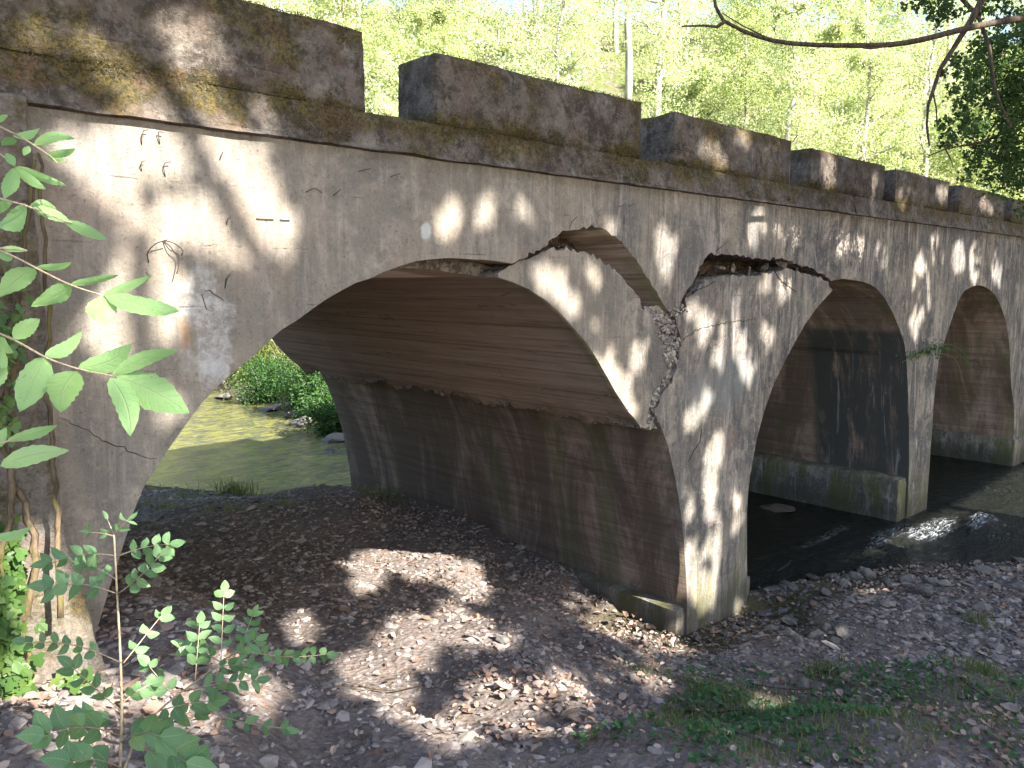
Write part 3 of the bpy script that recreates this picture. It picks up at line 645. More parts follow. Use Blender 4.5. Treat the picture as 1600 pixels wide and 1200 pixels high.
def lobed(P, Nrm, size, r=rng):
    n = len(P); N = Nrm/np.linalg.norm(Nrm, axis=1)[:, None]; a = r.normal(size=(n, 3)); a[:, 2] -= .8; a = a-(a*N).sum(1)[:, None]*N; a /= np.linalg.norm(a, axis=1)[:, None]; b = np.cross(N, a); s = np.asarray(size)[:, None]; c = r.uniform(-.12, .2, (n, 1))
    pr = [(0, 0, 0), (-.12, .28, .5), (.12, .52, 1), (.30, .26, .4), (.56, .34, .7), (.95, 0, .4), (.56, -.34, .7), (.30, -.26, .4), (.12, -.52, 1), (-.12, -.28, .5)]
    V = np.stack([P+a*s*u+b*s*v+N*s*c*w for u, v, w in pr], 1).reshape(-1, 3); i = np.arange(n)[:, None]*10
    return V, np.concatenate([i+np.array([f]) for f in [(0,1,2),(0,2,3),(0,3,4),(0,4,5),(0,5,6),(0,6,7),(0,7,8),(0,8,9)]])
def rdir(n, r=rng, up=.0):
    v = r.normal(size=(n, 3)); v[:, 2] = v[:, 2]+up; return v/np.linalg.norm(v, axis=1)[:, None]
def limb_pts(a, b, n=8, wob=.15, r=rng, sag=0):
    a = np.array(a, float); b = np.array(b, float); t = np.linspace(0, 1, n)[:, None]; L = np.linalg.norm(b-a)
    w = np.cumsum(r.normal(size=(n, 3)), 0)*wob*L/n; w -= t*w[-1]; p = a+(b-a)*t+w; p[:, 2] += np.sin(t[:, 0]*math.pi)*sag; return p

def make_tree(name, H, R, n, ls, mleaf, mbark, seed, base=.12, tr=.11, **k):
    r = np.random.default_rng(seed); root = empty(name, (0, 0, 0), **k); g = Geo()
    top = np.array([r.normal()*.4, r.normal()*.4, H*.93]); tp = limb_pts((0, 0, -.6), top, 12, .12, r)
    g.tube(tp, np.linspace(tr, tr*.2, 12), 7); C_ = []; 
    nb = 16
    for i in range(nb):
        f = base+(1-base)*(i+.5)/nb; k0 = tp[min(11, int(f*11))]; an = i*2.4+r.random(); rr = R*(math.sin(math.pi*min(1, .18+f*.8))**.7)*r.uniform(.7, 1.1)
        e = k0+np.array([math.cos(an)*rr, math.sin(an)*rr, rr*r.uniform(.2, .8)]); bp = limb_pts(k0, e, 6, .2, r)
        g.tube(bp, np.linspace(tr*.35*(1-f*.5), .008, 6), 4, False)
        for q in bp[2:]:
            for _ in range(3): C_.append((q+r.normal(size=3)*rr*.24, rr*r.uniform(.09, .26)))
    for _ in range(6): C_.append((top+r.normal(size=3)*R*.25, R*.25))
    g.build('trunk', mbark, root, origin=False)
    m = n//len(C_); P = []
    for c, s in C_: P.append(c+r.normal(size=(m, 3))*s*np.array([1, 1, .75]))
    P = np.concatenate(P); V, Fc = quads(P, rdir(len(P), r, .5), ls*r.uniform(.6, 1.3, len(P)), .6, .15, r)
    mk('crown', V, Fc, mleaf, root, origin=False)
    return root
kinds = [('slender light green tree', make_tree('woodland_tree', 10.5, 2.4, 17000, .125, M_far, M_bark, 1)),
         ('pale silvery poplar', make_tree('poplar_tree', 14.0, 1.8, 12000, .115, M_far2, M_pale, 2, base=.38, tr=.17)),
         ('broad yellow-green tree', make_tree('woodland_tree', 9, 3.1, 20000, .13, M_far, M_bark, 3)),
         ('feathery pale tree', make_tree('woodland_tree', 8.5, 2.3, 7000, .115, M_far2, M_pale, 4, base=.25, tr=.13))]
lines = ['%s in the sunlit wood rising behind the bridge' % k[0] for k in kinds]
lines[0] = 'slender light green tree in the sunlit wood rising behind the bridge'
grp = ['slender light green trees of the far wood', 'pale poplars of the far wood', 'broad yellow-green trees of the far wood', 'feathery pale trees of the far wood']
r = random.Random(21); used = [False]*4; placed = []
def put_tree(ki, x, y, sc, label=None, group=True):
    z = H1(x, y); rz = r.random()*6.28; root = kinds[ki][1]
    if not used[ki]:
        root.location = (x, y, z); root.rotation_euler = (0, 0, rz); root.scale = (sc,)*3; used[ki] = True; o = root
    else: o = copy_tree(root, (x, y, z), rz, sc)
    o['label'] = label or lines[ki]; o['category'] = 'tree'
    if label is None: o['group'] = grp[ki]
    elif 'group' in o: del o['group']
    return o
# rows of trees up the slope, spread over the view
for row, (dist, step) in enumerate([(30, 6.0), (35, 5.2), (41, 5.0), (48, 4.8), (56, 5.2)]):
    a = 6+row*1.7
    while a < 92:
        A = math.radians(a); s0 = .55*math.cos(A)+.83*math.sin(A)
        D = (dist-2)/s0*r.uniform(.95, 1.05); x, y = D*math.cos(A), D*math.sin(A)
        if D < 75 and not (x < 20 and y < 13): put_tree(r.choice([0, 1, 1, 2, 3, 3, 0]), x, y, r.uniform(.85, 1.25))
        a += math.degrees(step/D)*r.uniform(.8, 1.2)
def place_px(px_, D, ki, sc, label):
    A = YAW-math.atan((px_-800)/F/math.cos(PITCH)); put_tree(ki, D*math.cos(A), D*math.sin(A), sc, label)
dk = make_tree('added_alder', 8.5, 3.0, 9000, .15, M_dark, M_bark, 9, base=.08, label='dark alder added right of the last arch to darken the river reflection', cat='tree', group='dark alders added right of the last arch for the river reflection')  # alders added, mostly out of view, so the river reflects a dark bank
for i, (x, y, s_) in enumerate([(21, 1.0, 1), (20.5, -3.5, .95), (24, -7, 1.1), (26, -1, 1.1), (22.5, -12, 1)]):
    if i == 0: dk.location = (x, y, H1(x, y))
    else: copy_tree(dk, (x, y, H1(x, y)), i*1.7, s_)
place_px(1207, 30, 1, .95, 'poplar with a bright white trunk standing above the third battlement')
place_px(1318, 31, 1, .9, 'poplar with pale twin stems standing above the fourth battlement')
place_px(790, 30, 3, 1.2, 'feathery pale tree standing behind the second battlement')
place_px(600, 29, 3, .95, 'feathery pale tree seen through the first gap of the battlements')

# bushes on the far bank
def bush(x, y, rad, hgt, n, ls, mat, seed, **k):
    r = np.random.default_rng(seed); z = H1(x, y); root = empty('river_bush', (x, y, z), **k)
    g = Geo(); P = []
    for i in range(9):
        an = i*.7+r.random(); e = np.array([math.cos(an)*rad*r.uniform(.3, .9), math.sin(an)*rad*r.uniform(.3, .9), hgt*r.uniform(.5, 1)])
        bp = limb_pts((0, 0, -.2), e, 6, .2, r); g.tube(bp, np.linspace(.03, .006, 6), 4, False)
        for q in bp[2:]: P.append(q+r.normal(size=(max(1, n//36), 3))*np.array([rad, rad, hgt])*.17)
    g.build('stem', M_bark, root, origin=False)
    P = np.concatenate(P); P[:, 2] = np.maximum(P[:, 2], -.1)
    V, Fc = quads(P, rdir(len(P), r, .6), ls*r.uniform(.6, 1.3, len(P)), .55, .12, r); mk('foliage', V, Fc, mat, root, origin=False); return root
for i, (px_, py_, rad, hg, mat, lab) in enumerate([
        (360,602,1.6,3.0,M_gold,'tall yellow-green sunlit bush at the far end of the stream'),(405,592,1.9,4.2,M_gold,'sunlit golden bush behind the stream under the first arch'),
        (450,606,1.7,3.4,M_gold,'pale sunlit shrub behind the dark green bank bushes'),(478,640,1.1,1.3,M_bank,'dark green bush overhanging the stream rocks'),
        (505,650,1.0,1.5,M_bank,'dark leafy bush hanging over the bank beside the pier edge'),(525,672,.8,1.0,M_bank,'low dark bush at the stream edge next to the pier'),
        (420,622,1.0,1.1,M_bank,'low green shrub above the long bank rock'),(560,640,1.4,2.2,M_bank,'dark bush on the far bank just behind the first pier')]):
    p = onZ(px_, py_, WZ+.3); k_ = 1+1.2/np.hypot(p[0], p[1]); bush(p[0]*k_, p[1]*k_, rad, hg, 5200, .085, mat, 50+i, label=lab, cat='bush')
for i, (x, y, rad, hg) in enumerate([(18.6,2.2,1.2,1.4),(19.5,13,1.8,2.2),(14,14,1.6,2.2),(17,15,1.7,2.6),(2.6,15.5,1.2,1.0)]):
    bush(x, y, rad, hg, 2200, .12, M_bank, 70+i, label='green bush growing on the river bank beyond the arches', cat='bush', group='bank bushes beyond the arches')

ru = np.random.default_rng(77); n = 260000; A_ = ru.uniform(math.radians(8), math.radians(84), n); D_ = 24+ru.random(n)**1.3*55; ux, uy = D_*np.cos(A_), D_*np.sin(A_)
ok = (.55*ux+.83*uy > 26.5) & (fbm(ux*.35, uy*.35, 2, 3) > -.25); ux, uy = ux[ok], uy[ok]; uz = height(ux, uy); k_ = np.clip(.5+fbm(ux*.6, uy*.6, 5, 3)*1.6, .05, 1.3)
P = np.column_stack([ux, uy, uz+ru.random(len(ux))**1.5*1.5*k_]); V, Fc = quads(P, rdir(len(P), ru, .6), .17*ru.uniform(.5, 1.3, len(P)), .55, .12, ru)
tag(mk('undergrowth', V, Fc, M_far), 'dense sunlit undergrowth covering the hillside below the wood', 'undergrowth', kind='stuff')
# overhanging alder on the right
alder = empty('alder_tree', (10.8, -.6, H1(10.8, -.6)), label='dark leafy alder overhanging from the upper right corner', cat='tree')
g = Geo(); tb = (10.8, -.6, .2); tt = (10.3, -.2, 9.5); g.tube(limb_pts(tb, tt, 12, .08), np.linspace(.2, .09, 12), 10)
cl = []
def limb(P, r0, r1, D):
    q = spline([atD(x, y, d) for (x, y), d in zip(P, D)], .12); g.tube(q, np.linspace(r0, r1, len(q)), 6, False); return q
limb([(1700,20),(1640,24),(1600,28),(1540,38),(1495,48),(1440,62),(1390,70),(1330,71),(1270,70),(1210,64),(1160,48),(1130,32),(1118,10),(1114,-15)], .036, .012, [7.4,7,6.8,6.6,6.4,6.2,6.1,6,6,5.9,5.9,5.9,5.9,5.9])
limb([(1132,34),(1120,42),(1100,40),(1065,41)], .014, .006, [5.9]*4)
limb([(1210,64),(1160,40),(1128,20)], .006, .004, [5.9]*3)
limb([(1330,71),(1360,76),(1388,72)], .009, .006, [6, 6.02, 6.05])
limb([(1540,-10),(1515,35),(1490,75),(1468,110),(1460,135),(1450,165),(1448,195),(1452,228)], .03, .008, [6.5]*8)
limb([(1458,145),(1463,170),(1464,190)], .008, .005, [6.5]*3)
limb([(1500,-5),(1530,30),(1545,70),(1555,140),(1580,200)], .02, .012, [6.9]*5)
limb([(1700,60),(1640,120),(1590,190),(1540,220),(1480,232),(1452,243)], .04, .006, [8, 7.8, 7.6, 7.5, 7.4, 7.4])
limb([(1475,228),(1486,250),(1490,262)], .008, .004, [7.4]*3)
limb([(1620,90),(1610,200),(1590,300)], .02, .008, [8]*3)
g.build('trunk', M_twig, alder)
# crown in sprays: (px, py, radius px, depth, n)
P = []; r2 = np.random.default_rng(8)
for (x, y, rad, D, n) in [(1590,70,45,7.4,1500),(1545,75,34,7.2,900),(1600,130,50,7.6,1700),(1560,150,42,7.5,1500),(1520,130,26,7.2,520),(1490,110,20,7,260),(1600,200,45,7.7,1300),(1550,215,36,7.5,900),(1515,190,26,7.3,500),(1585,265,38,7.8,900),(1545,262,26,7.6,420),(1490,215,18,7.4,160),
                          (1480,10,34,6.8,520),(1440,5,24,6.8,240),(1530,5,26,6.9,240),(1570,25,22,7.1,260),(1655,30,70,7.8,2200),(1660,180,70,8,2400),(1640,290,50,8,1200),(1500,160,14,7.2,90),(1600,230,30,7.5,500),(1470,195,14,7.4,80),(1525,240,20,7.5,220),(1510,280,10,7.6,40)]:
    c = atD(x, y, D); s = rad/F*D*.66
    # break each spray into smaller clumps
    n = int(n*.85); kk = max(4, n//22); cc = c+r2.normal(size=(kk, 3))*s*.8; P.append(np.repeat(cc, max(1, n//kk), 0)+r2.normal(size=(kk*max(1, n//kk), 3))*s*.22)
P = np.concatenate(P); V, Fc = quads(P, rdir(len(P), r2, .7), .040*r2.uniform(.6, 1.3, len(P)), .75, .1, r2); mk('crown', V, Fc, M_dark, alder)

# ------------------------------------------------------------------ sun and the unseen trees added behind the viewer to shape its patches
SUN = np.array([-.10, .775, -.62]); SUN /= np.linalg.norm(SUN)        # direction the light travels
holes = [ # (px, py, rx, ry, tilt deg) of the sun patches carved out of the unseen canopy
 (200,110,40,30,30),(300,70,30,40,0),(350,290,40,60,-38),(235,225,50,40,20),(360,380,30,16,20),(245,205,42,22,10),(235,250,40,34,20),(275,250,26,30,0),(300,325,44,52,35),(255,345,40,28,0),(235,385,30,20,30),(345,235,24,22,40),(392,275,34,48,-38),(430,325,20,34,-20),(300,175,18,16,40),(345,180,28,20,35),(215,300,20,26,0),
 (150,262,20,46,-28),(120,225,24,20,0),(150,72,36,14,15),(190,85,20,14,20),(240,42,20,14,10),(262,85,22,36,-30),(310,95,26,44,-35),(52,57,10,7,20),(232,165,34,14,10),(395,180,28,12,25),(430,370,14,26,-30),
 (250,450,34,36,-20),(200,430,18,26,0),(175,535,28,26,0),(245,635,30,24,20),(160,500,16,24,0),(255,500,20,24,0),(410,360,12,16,0),
 (868,440,22,32,-15),(895,470,10,24,-10),(935,430,9,16,-20),(960,585,15,46,-5),(985,640,14,30,0),(1000,560,9,30,0),(1042,375,11,18,0),(1040,408,11,28,0),(955,350,7,24,0),(760,330,8,26,0),(700,340,12,24,0),(820,330,8,20,0),
 (1090,235,18,18,0),(1125,250,12,18,0),(1160,215,8,18,0),(1205,240,7,18,0),(1292,265,7,28,0),(1360,290,6,18,0),(1412,303,7,16,0),(1540,322,7,15,0),(1470,300,5,14,0),
 (1185,355,9,34,0),(1212,365,6,16,0),(1240,375,8,26,0),(1290,358,8,24,0),(1320,372,9,32,0),(1348,390,7,24,0),(1378,400,8,24,0),(1440,455,8,50,0),(1430,500,6,30,0),(1500,400,7,26,0),(1522,412,6,28,0),(1560,420,6,26,0),(1465,385,7,24,0),
 (1085,490,12,16,0),(1105,510,8,26,0),(1152,460,8,22,0),(1195,440,6,20,0),(1228,450,7,26,0),(1140,525,11,36,0),(1120,560,9,30,0),(1165,560,9,34,0),(1200,520,5,24,0),(1095,620,10,30,0),(1080,660,8,24,0),
 (1125,700,7,30,0),(1110,760,10,50,0),(1135,760,7,36,0),(1080,780,6,40,0),(1150,800,6,30,0),(1098,915,30,42,0),(1120,860,14,46,0),(1085,870,8,30,0),(1160,950,7,14,0),
 (1030,938,40,7,12),(940,905,18,8,15),
 (575,890,22,26,0),(560,838,20,9,0),(650,862,62,26,20),(730,910,26,18,35),(735,985,46,22,15),(655,1000,46,24,-10),(590,1050,40,22,0),(900,900,18,16,0),(930,950,40,22,30),(975,985,40,16,30),(1040,1010,36,9,25),
 (830,1110,84,32,5),(880,1080,50,22,0),(870,1140,46,18,0),(720,1138,34,16,0),(780,1080,30,12,0),(300,1100,54,18,15),(400,1090,28,12,0),(620,1090,20,14,0),(60,1010,46,90,-20),(40,930,26,60,0),(90,1090,40,40,0),(110,1150,40,40,0),(20,1000,40,80,0),
 (1350,925,30,5,0),(1200,1098,26,10,0),(1290,1000,24,6,0),(1010,1060,20,10,0),(960,1040,22,9,0),(340,1050,16,12,0),(470,980,16,10,0)]
HO = np.array(holes, float); gm = (HO[:, 1] > 835) & (HO[:, 0] < 1060) & (HO[:, 0] > 150); HO[gm, 2:4] *= 1.38; gm = (HO[:, 0] < 460) & (HO[:, 1] < 420); HO[gm, 2:4] *= 1.12
NEG = [([(100,0),(190,60),(240,110),(272,155),(292,205),(325,265),(372,350),(410,410)],5), ([(200,0),(225,60),(258,115)],5), ([(340,130),(395,200),(437,262),(455,310)],4), ([(195,312),(250,297),(312,280)],3)]     # leaf bands left uncut to cast bough-like shadows
def inhole(p, grow=1.0, nz=None, add=0.0):
    m = np.zeros(len(p), bool)
    for cx, cy, rx, ry, t in HO:
        t = math.radians(t); dx = p[:, 0]-cx; dy = p[:, 1]-cy; u = (dx*math.cos(t)+dy*math.sin(t))/(rx+add); v = (-dx*math.sin(t)+dy*math.cos(t))/(ry+add)
        m |= (u*u+v*v) < grow*(1 if nz is None else nz)
    for pl_, hw in NEG:
        A = np.array(pl_, float)
        for a, b in zip(A[:-1], A[1:]):
            ab = b-a; t = np.clip(((p-a)@ab)/(ab@ab), 0, 1); m &= np.hypot(*(p-(a+t[:, None]*ab)).T) > hw
    return m
r3 = np.random.default_rng(99)
def arch_open(x, z):            # open space of the first arch on the wall plane
    A = np.array(archL+hl[2:]+pl, float); ins = np.zeros(len(x), bool)
    for a, b in zip(A, np.roll(A, -1, 0)):
        c = (a[1] > z) != (b[1] > z)
        with np.errstate(divide='ignore', invalid='ignore'): xx = (b[0]-a[0])*(z-a[1])/(b[1]-a[1])+a[0]
        ins ^= c & (x < xx)
    return ins
def ground_hit(P):
    P = P.copy(); t = np.zeros(len(P))
    for _ in range(28):
        q = P+SUN*t[:, None]; t = t+np.maximum(.0, (q[:, 2]-height(q[:, 0], q[:, 1])))*.8
    return P+SUN*t[:, None]
NW, NG = 110000, 60000
w = np.stack([r3.uniform(-3.5, 24, NW), np.full(NW, FRONT), r3.uniform(.0, 5.6, NW)], 1)
w = w[w[:, 2] > height(w[:, 0], w[:, 1])+.02]; op = arch_open(w[:, 0], w[:, 2]); gh = ground_hit(w[op]); w2 = w.copy(); w2[op] = gh
gq = np.stack([r3.uniform(-2, 13, NG), r3.uniform(-1.5, FRONT, NG)], 1); gq = np.column_stack([gq, height(gq[:, 0], gq[:, 1])])
tg = np.concatenate([w2, gq]); o0 = np.concatenate([w, gq])
pxs = to_px(tg); rt = np.clip((pxs[:, 0]-650)/300, 0, 1); gr = ((pxs[:, 1] > 825) & (pxs[:, 0] > 150) & (pxs[:, 0] < 1060)).astype(float); nz = 1+(.3+.9*rt+.6*gr)*fbm(pxs[:, 0]/(20-10*rt), pxs[:, 1]/(22+6*rt), 0, 3)
dep = np.maximum((tg-np.array([0, 0, EYE]))@fwd, .5); inh = inhole(pxs, 1.0, nz, (.078-.030*rt)*F/dep); stay = r3.random(len(tg)) < np.clip(-.06+(.06+.34*rt)*vnoise(pxs[:, 0]/30+9, pxs[:, 1]/40, 2), 0, .5); keep = ~inh | stay; keep |= (to_px(tg)[:, 1] < -200)

def near_line(O, pts, rad):      # does the light that passes O also reach any of these leafy spots
    m = np.zeros(len(O), bool)
    for q in pts:
        v = np.asarray(q)-O; d = np.linalg.norm(v-(v@SUN)[:, None]*SUN, axis=1); m |= d < rad
    return m
spots = [atD(x, y, .95) for x, y in [(60,270),(110,420),(200,470),(180,570),(90,600),(250,610)]]; spots2 = [atD(x, y, 2.4) for x, y in [(185,850),(110,890),(230,880)]]
keep &= ~(near_line(o0, spots, .19) & (r3.random(len(o0)) < .9)); keep &= ~near_line(o0, [onY(x, y, 3.85) for x, y in [(62,900),(68,960),(74,1020),(80,1080),(70,1140),(40,1100),(95,1130)]], .23); keep &= ~(near_line(o0, spots2, .22) & (r3.random(len(o0)) < .5))
o0 = o0[keep]; tt = r3.uniform(10.0, 15.5, len(o0)); cp = o0-SUN*tt[:, None]
ok = cp[:, 1] < -.8; cp = cp[ok]
tx = [-3.0, 2.5, 8.0, 14.0, 20.5, 26.5]; own = np.argmin(np.abs(cp[:, 0][:, None]+.6*np.sin(cp[:, 2]*2)[:, None]-np.array(tx)), 1)
labs = ['first', 'second', 'third', 'fourth', 'fifth', 'sixth']
for i, x in enumerate(tx):
    q = cp[own == i]
    if len(q) < 50: continue
    y = -6.3; z = H1(x, y); t_ = empty('shade_tree', (x, y, z), label='unseen shade tree behind the viewer with a crown carved to shape the sun patches, %s from the bank buttress' % labs[i], cat='tree')
    g = Geo(); tp = limb_pts((x, y, z-.3), (x+.3, y-.4, 12.5), 12, .06, r3); g.tube(tp, np.linspace(.22, .07, 12), 9)
    for _ in range(12):
        e = q[r3.integers(len(q))]; k0 = tp[r3.integers(4, 11)]
        if False: g.tube(limb_pts(k0, e, 6, .12, r3), np.linspace(.05, .012, 6), 4, False)
    g.build('trunk', M_bark, t_)
    lsz = .19*r3.uniform(.6, 1.15, len(q)); V, Fc = quads(q, rdir(len(q), r3)*.5-SUN, lsz, .8, .05, r3)
    V4 = V.reshape(-1, 4, 3); V4 -= (V4[:, 2:3]-V4[:, 0:1])*.5; mk('crown', V, Fc, M_can, t_)

# ------------------------------------------------------------------ gravel, litter, stones
def pt_in(px_, poly):
    P = np.array(poly, float); x, z = px_[:, 0], px_[:, 1]; ins = np.zeros(len(x), bool)
    for a, b in zip(P, np.roll(P, -1, 0)):
        c = (a[1] > z) != (b[1] > z)
        with np.errstate(divide='ignore', invalid='ignore'): xx = (b[0]-a[0])*(z-a[1])/(b[1]-a[1])+a[0]
        ins ^= c & (x < xx)
    return ins
def scatter_ground(n, x0, x1, y0, y1, dens=None, r=rng):
    q = np.stack([r.uniform(x0, x1, n), r.uniform(y0, y1, n)], 1); sd = sdist(q); ok = (sd > -.25)
    ok &= ~((q[:, 0] > 6.25) & (q[:, 0] < 7.55) & (q[:, 1] > FRONT+.03))
    ok &= ~((q[:, 0] < 1.0) & (q[:, 1] > FRONT-.05))
    p = to_px(np.column_stack([q, height(q[:, 0], q[:, 1])])); ok &= (p[:, 0] > -150) & (p[:, 0] < 1750) & (p[:, 1] < 1350)
    if dens is not None: ok &= r.random(n) < dens(q, p)
    q = q[ok]; return np.column_stack([q, height(q[:, 0], q[:, 1])]), p[ok]
PHI = (1+5**.5)/2
ico = np.array([(-1,PHI,0),(1,PHI,0),(-1,-PHI,0),(1,-PHI,0),(0,-1,PHI),(0,1,PHI),(0,-1,-PHI),(0,1,-PHI),(PHI,0,-1),(PHI,0,1),(-PHI,0,-1),(-PHI,0,1)])/1.9
icf = np.array([(0,11,5),(0,5,1),(0,1,7),(0,7,10),(0,10,11),(1,5,9),(5,11,4),(11,10,2),(10,7,6),(7,1,8),(3,9,4),(3,4,2),(3,2,6),(3,6,8),(3,8,9),(4,9,5),(2,4,11),(6,2,10),(8,6,7),(9,8,1)])
def pebbles(P, s, r, flat=.42):
    n = len(P); V = ico[None]*(1+r.uniform(-.28, .28, (n, 12, 1)))*np.stack([r.uniform(.8, 1.5, n), r.uniform(.6, 1, n), r.uniform(.5, 1.2, n)*flat], 1)[:, None]
    a = r.uniform(0, 6.28, n); t = r.normal(size=n)*.35; ca, sa, ct, st = np.cos(a), np.sin(a), np.cos(t), np.sin(t)
    x, y, z = V[..., 0], V[..., 1], V[..., 2]; y, z = y*ct[:, None]-z*st[:, None], y*st[:, None]+z*ct[:, None]
    x, y = x*ca[:, None]-y*sa[:, None], x*sa[:, None]+y*ca[:, None]; V = np.stack([x, y, z], -1)*s[:, None, None]+P[:, None]
    return V.reshape(-1, 3), (icf[None]+np.arange(n)[:, None, None]*12).reshape(-1, 3)
r4 = np.random.default_rng(4)
grassy = [(860,1200),(900,1150),(1000,1125),(1080,1075),(1200,1075),(1330,1040),(1480,1030),(1600,1060),(1600,1200)]
def dg(q, p):
    return np.where(pt_in(p, grassy), .12, .9)*np.clip(.75+1.3*fbm(q[:, 0]*1.3, q[:, 1]*1.3, 8, 4), .25, 1)*np.clip(1.2-.03*np.hypot(q[:, 0], q[:, 1]), .5, 1)
P, pp = scatter_ground(88000, -.2, 12.5, 1.0, 13.5, dg, r4)
s = np.exp(r4.normal(-4.15, .48, len(P))); s = np.clip(s, .006, .055)*np.where((P[:, 0] > 6.2) & (P[:, 1] < 4.3), 1.35, 1.0); P[:, 2] += s*.12
V, Fc = pebbles(P, s, r4); o = mk('gravel', V, Fc, M_grav); tag(o, 'dark slaty gravel heaped under the first arch', 'gravel', kind='stuff')
# small stones in the grassy path too
def litter(n, region, size, r, lift=.012):
    P, p = scatter_ground(n, *region, None, r); k = fbm(P[:, 0]*.9, P[:, 1]*.9, 3, 3)
    dens = np.clip(.42+k*1.3, .06, 1)*np.where(pt_in(p, [(200,810),(860,820),(1000,900),(700,880),(500,960),(200,960)]), .15, 1); ok = r.random(len(P)) < dens; P = P[ok]
    P[:, 2] += lift+r.random(len(P))*.02; N = rdir(len(P), r)*.55+np.array([0, 0, 1]); a = r.normal(size=P.shape); N /= np.linalg.norm(N, axis=1)[:, None]
    a -= (a*N).sum(1)[:, None]*N; a /= np.linalg.norm(a, axis=1)[:, None]; b = np.cross(N, a); s = size*np.exp(r.normal(-.12, .35, len(P)))[:, None]; c = r.uniform(-.1, .35, (len(P), 1)); n = len(P)
    V = np.stack([P, P+a*s*.3+b*s*.3+N*s*c, P+a*s*.72+b*s*.27+N*s*c, P+a*s+N*s*c*.4, P+a*s*.72-b*s*.27+N*s*c*.8, P+a*s*.3-b*s*.3+N*s*c, P+a*s*.5], 1).reshape(-1, 3)
    i = np.arange(n)[:, None]*7; Fc = np.concatenate([i+np.array([f]) for f in [(0,1,6),(1,2,6),(2,3,6),(3,4,6),(4,5,6),(5,0,6)]]); return V, Fc
V, Fc = litter(30000, (-.2, 11, 1.0, 8.5), .040, r4); o = mk('leaf_litter', V, Fc, M_lit); V2, F2 = litter(5200, (-.2, 11, 1.0, 8.5), .062, r4); mk('leaf_litter', V2, F2, M_lit)['kind'] = 'stuff'; tag(bpy.data.objects['leaf_litter.001'], 'larger curled brown leaves scattered over the bank', 'fallen leaves'); tag(o, 'dry brown fallen leaves strewn over the gravel bank', 'fallen leaves', kind='stuff')

r = random.Random(31)
def place_stone(x, y, s, label, group=None, sink=.25, name='river_stone', mi=None, zz=None, fl=1):
    z = H1(x, y) if zz is None else zz
    return put_stone(name, r.randrange(6) if mi is None else mi, (x, y, z+s*(.5-sink)*fl), (s*r.uniform(.9, 1.35), s*r.uniform(.7, 1.0), s*r.uniform(.7, 1.0)*fl), (r.uniform(-.25, .25), r.uniform(-.25, .25), r.random()*6.28), M_rock, label=label, cat='stone', group=group)
cnt = 0
while cnt < 120:
    x, y = r.uniform(6.2, 12.2), r.uniform(1.2, 4.3); sd = float(sdist(np.array([[x, y]]))[0]); p = to_px([x, y, .2])[0]
    if sd < -.35 or sd > 1.5 or (x < 7.7 and y > 3.9) or p[0] > 1640 or r.random() > math.exp(-max(0, sd)*1.1): continue
    place_stone(x, y, min(.12, .025+r.random()**2.2*.095), 'grey river stone on the bank to the right of the central pier', 'river stones along the right shore'); cnt += 1
for (x_, y_, s, lab) in [(1235,972,.11,'rounded pale stone just right of the central pier foot'),(1318,985,.12,'wedge-shaped light stone in the middle of the right-hand gravel'),(1250,1002,.08,'small flat pale stone below the rounded stone by the pier'),
                         (1546,893,.15,'largest mossy brown boulder at the water edge on the right'),(1522,880,.09,'yellowish stone behind the largest shore boulder'),(1590,915,.12,'grey angular stone at the right-hand end of the shore'),(1475,912,.10,'slanting grey slab on the shore left of the largest boulder'),
                         (1255,1068,.10,'dark flat rock lying at the top of the green patch'),(1176,962,.05,'small pinkish stone in the puddle at the pier corner'),(1165,995,.045,'orange-brown stone at the foot of the central pier')]:
    z = .25
    for _ in range(5): p = onZ(x_, y_, z); z = H1(p[0], p[1])+s*.25
    place_stone(p[0], p[1], s, lab)
for (x_, y_, s, lab, fl) in [(385,627,.55,'long flat pale rock at the far stream edge',.6),(352,622,.35,'pinkish rock at the far left end of the stream bank',.8),(425,640,.4,'grey rock between the long rock and the dark bush',.6),(455,650,.3,'round rock below the dark bank bush',1),(470,662,.32,'pale rock under the overhanging dark bush',.8),
                             (500,670,.2,'small rock in front of the dark bush',.8),(525,688,.35,'bluish rock against the back edge of the pier',.9),(518,702,.22,'low brown rock by the bluish rock',.5)]:
    p = onZ(x_, y_, WZ+.05); place_stone(p[0]*1.01, p[1]*1.01, s, lab, fl=fl, zz=WZ-.02)
p = onZ(1210, 795, WZ); place_stone(p[0], p[1], .25, 'flat pale stone awash in the dark water under the second arch', fl=.35, zz=WZ-.01, mi=2)
for i, (x_, y_) in enumerate([(1470,700),(1500,702),(1530,708),(1556,706),(1580,714),(1605,716),(1545,716),(1490,708)]):
    p = onZ(x_, y_, WZ); place_stone(p[0]+.2, p[1], .5+.15*(i % 3), 'rock ledge block along the water under the third arch', 'ledge rocks under the third arch', fl=.55, zz=WZ+.0)
for x_, y_ in [(1480,762),(1500,775),(1520,768),(1465,775),(1545,760)]:
    p = onZ(x_, y_, WZ); place_stone(p[0], p[1], .2, 'reddish stone just under the water beside the second pier', 'submerged stones beside the second pier', fl=.4, zz=WZ-.09)

# larger flat stones showing on the gravel heap, each a thing
for i in range(150):
    x, y = r.uniform(1.5, 6.0), r.uniform(2.2, 7.5)
    if r.random() < .3: x, y = r.uniform(4.5, 8.5), r.uniform(2.0, 4.0)
    if x > 6.15 and y > 4.1: continue
    place_stone(x, y, .022+.06*r.random()**2.5, 'flat grey stone lying on the gravel heap', 'flat stones on the gravel heap', fl=.7)

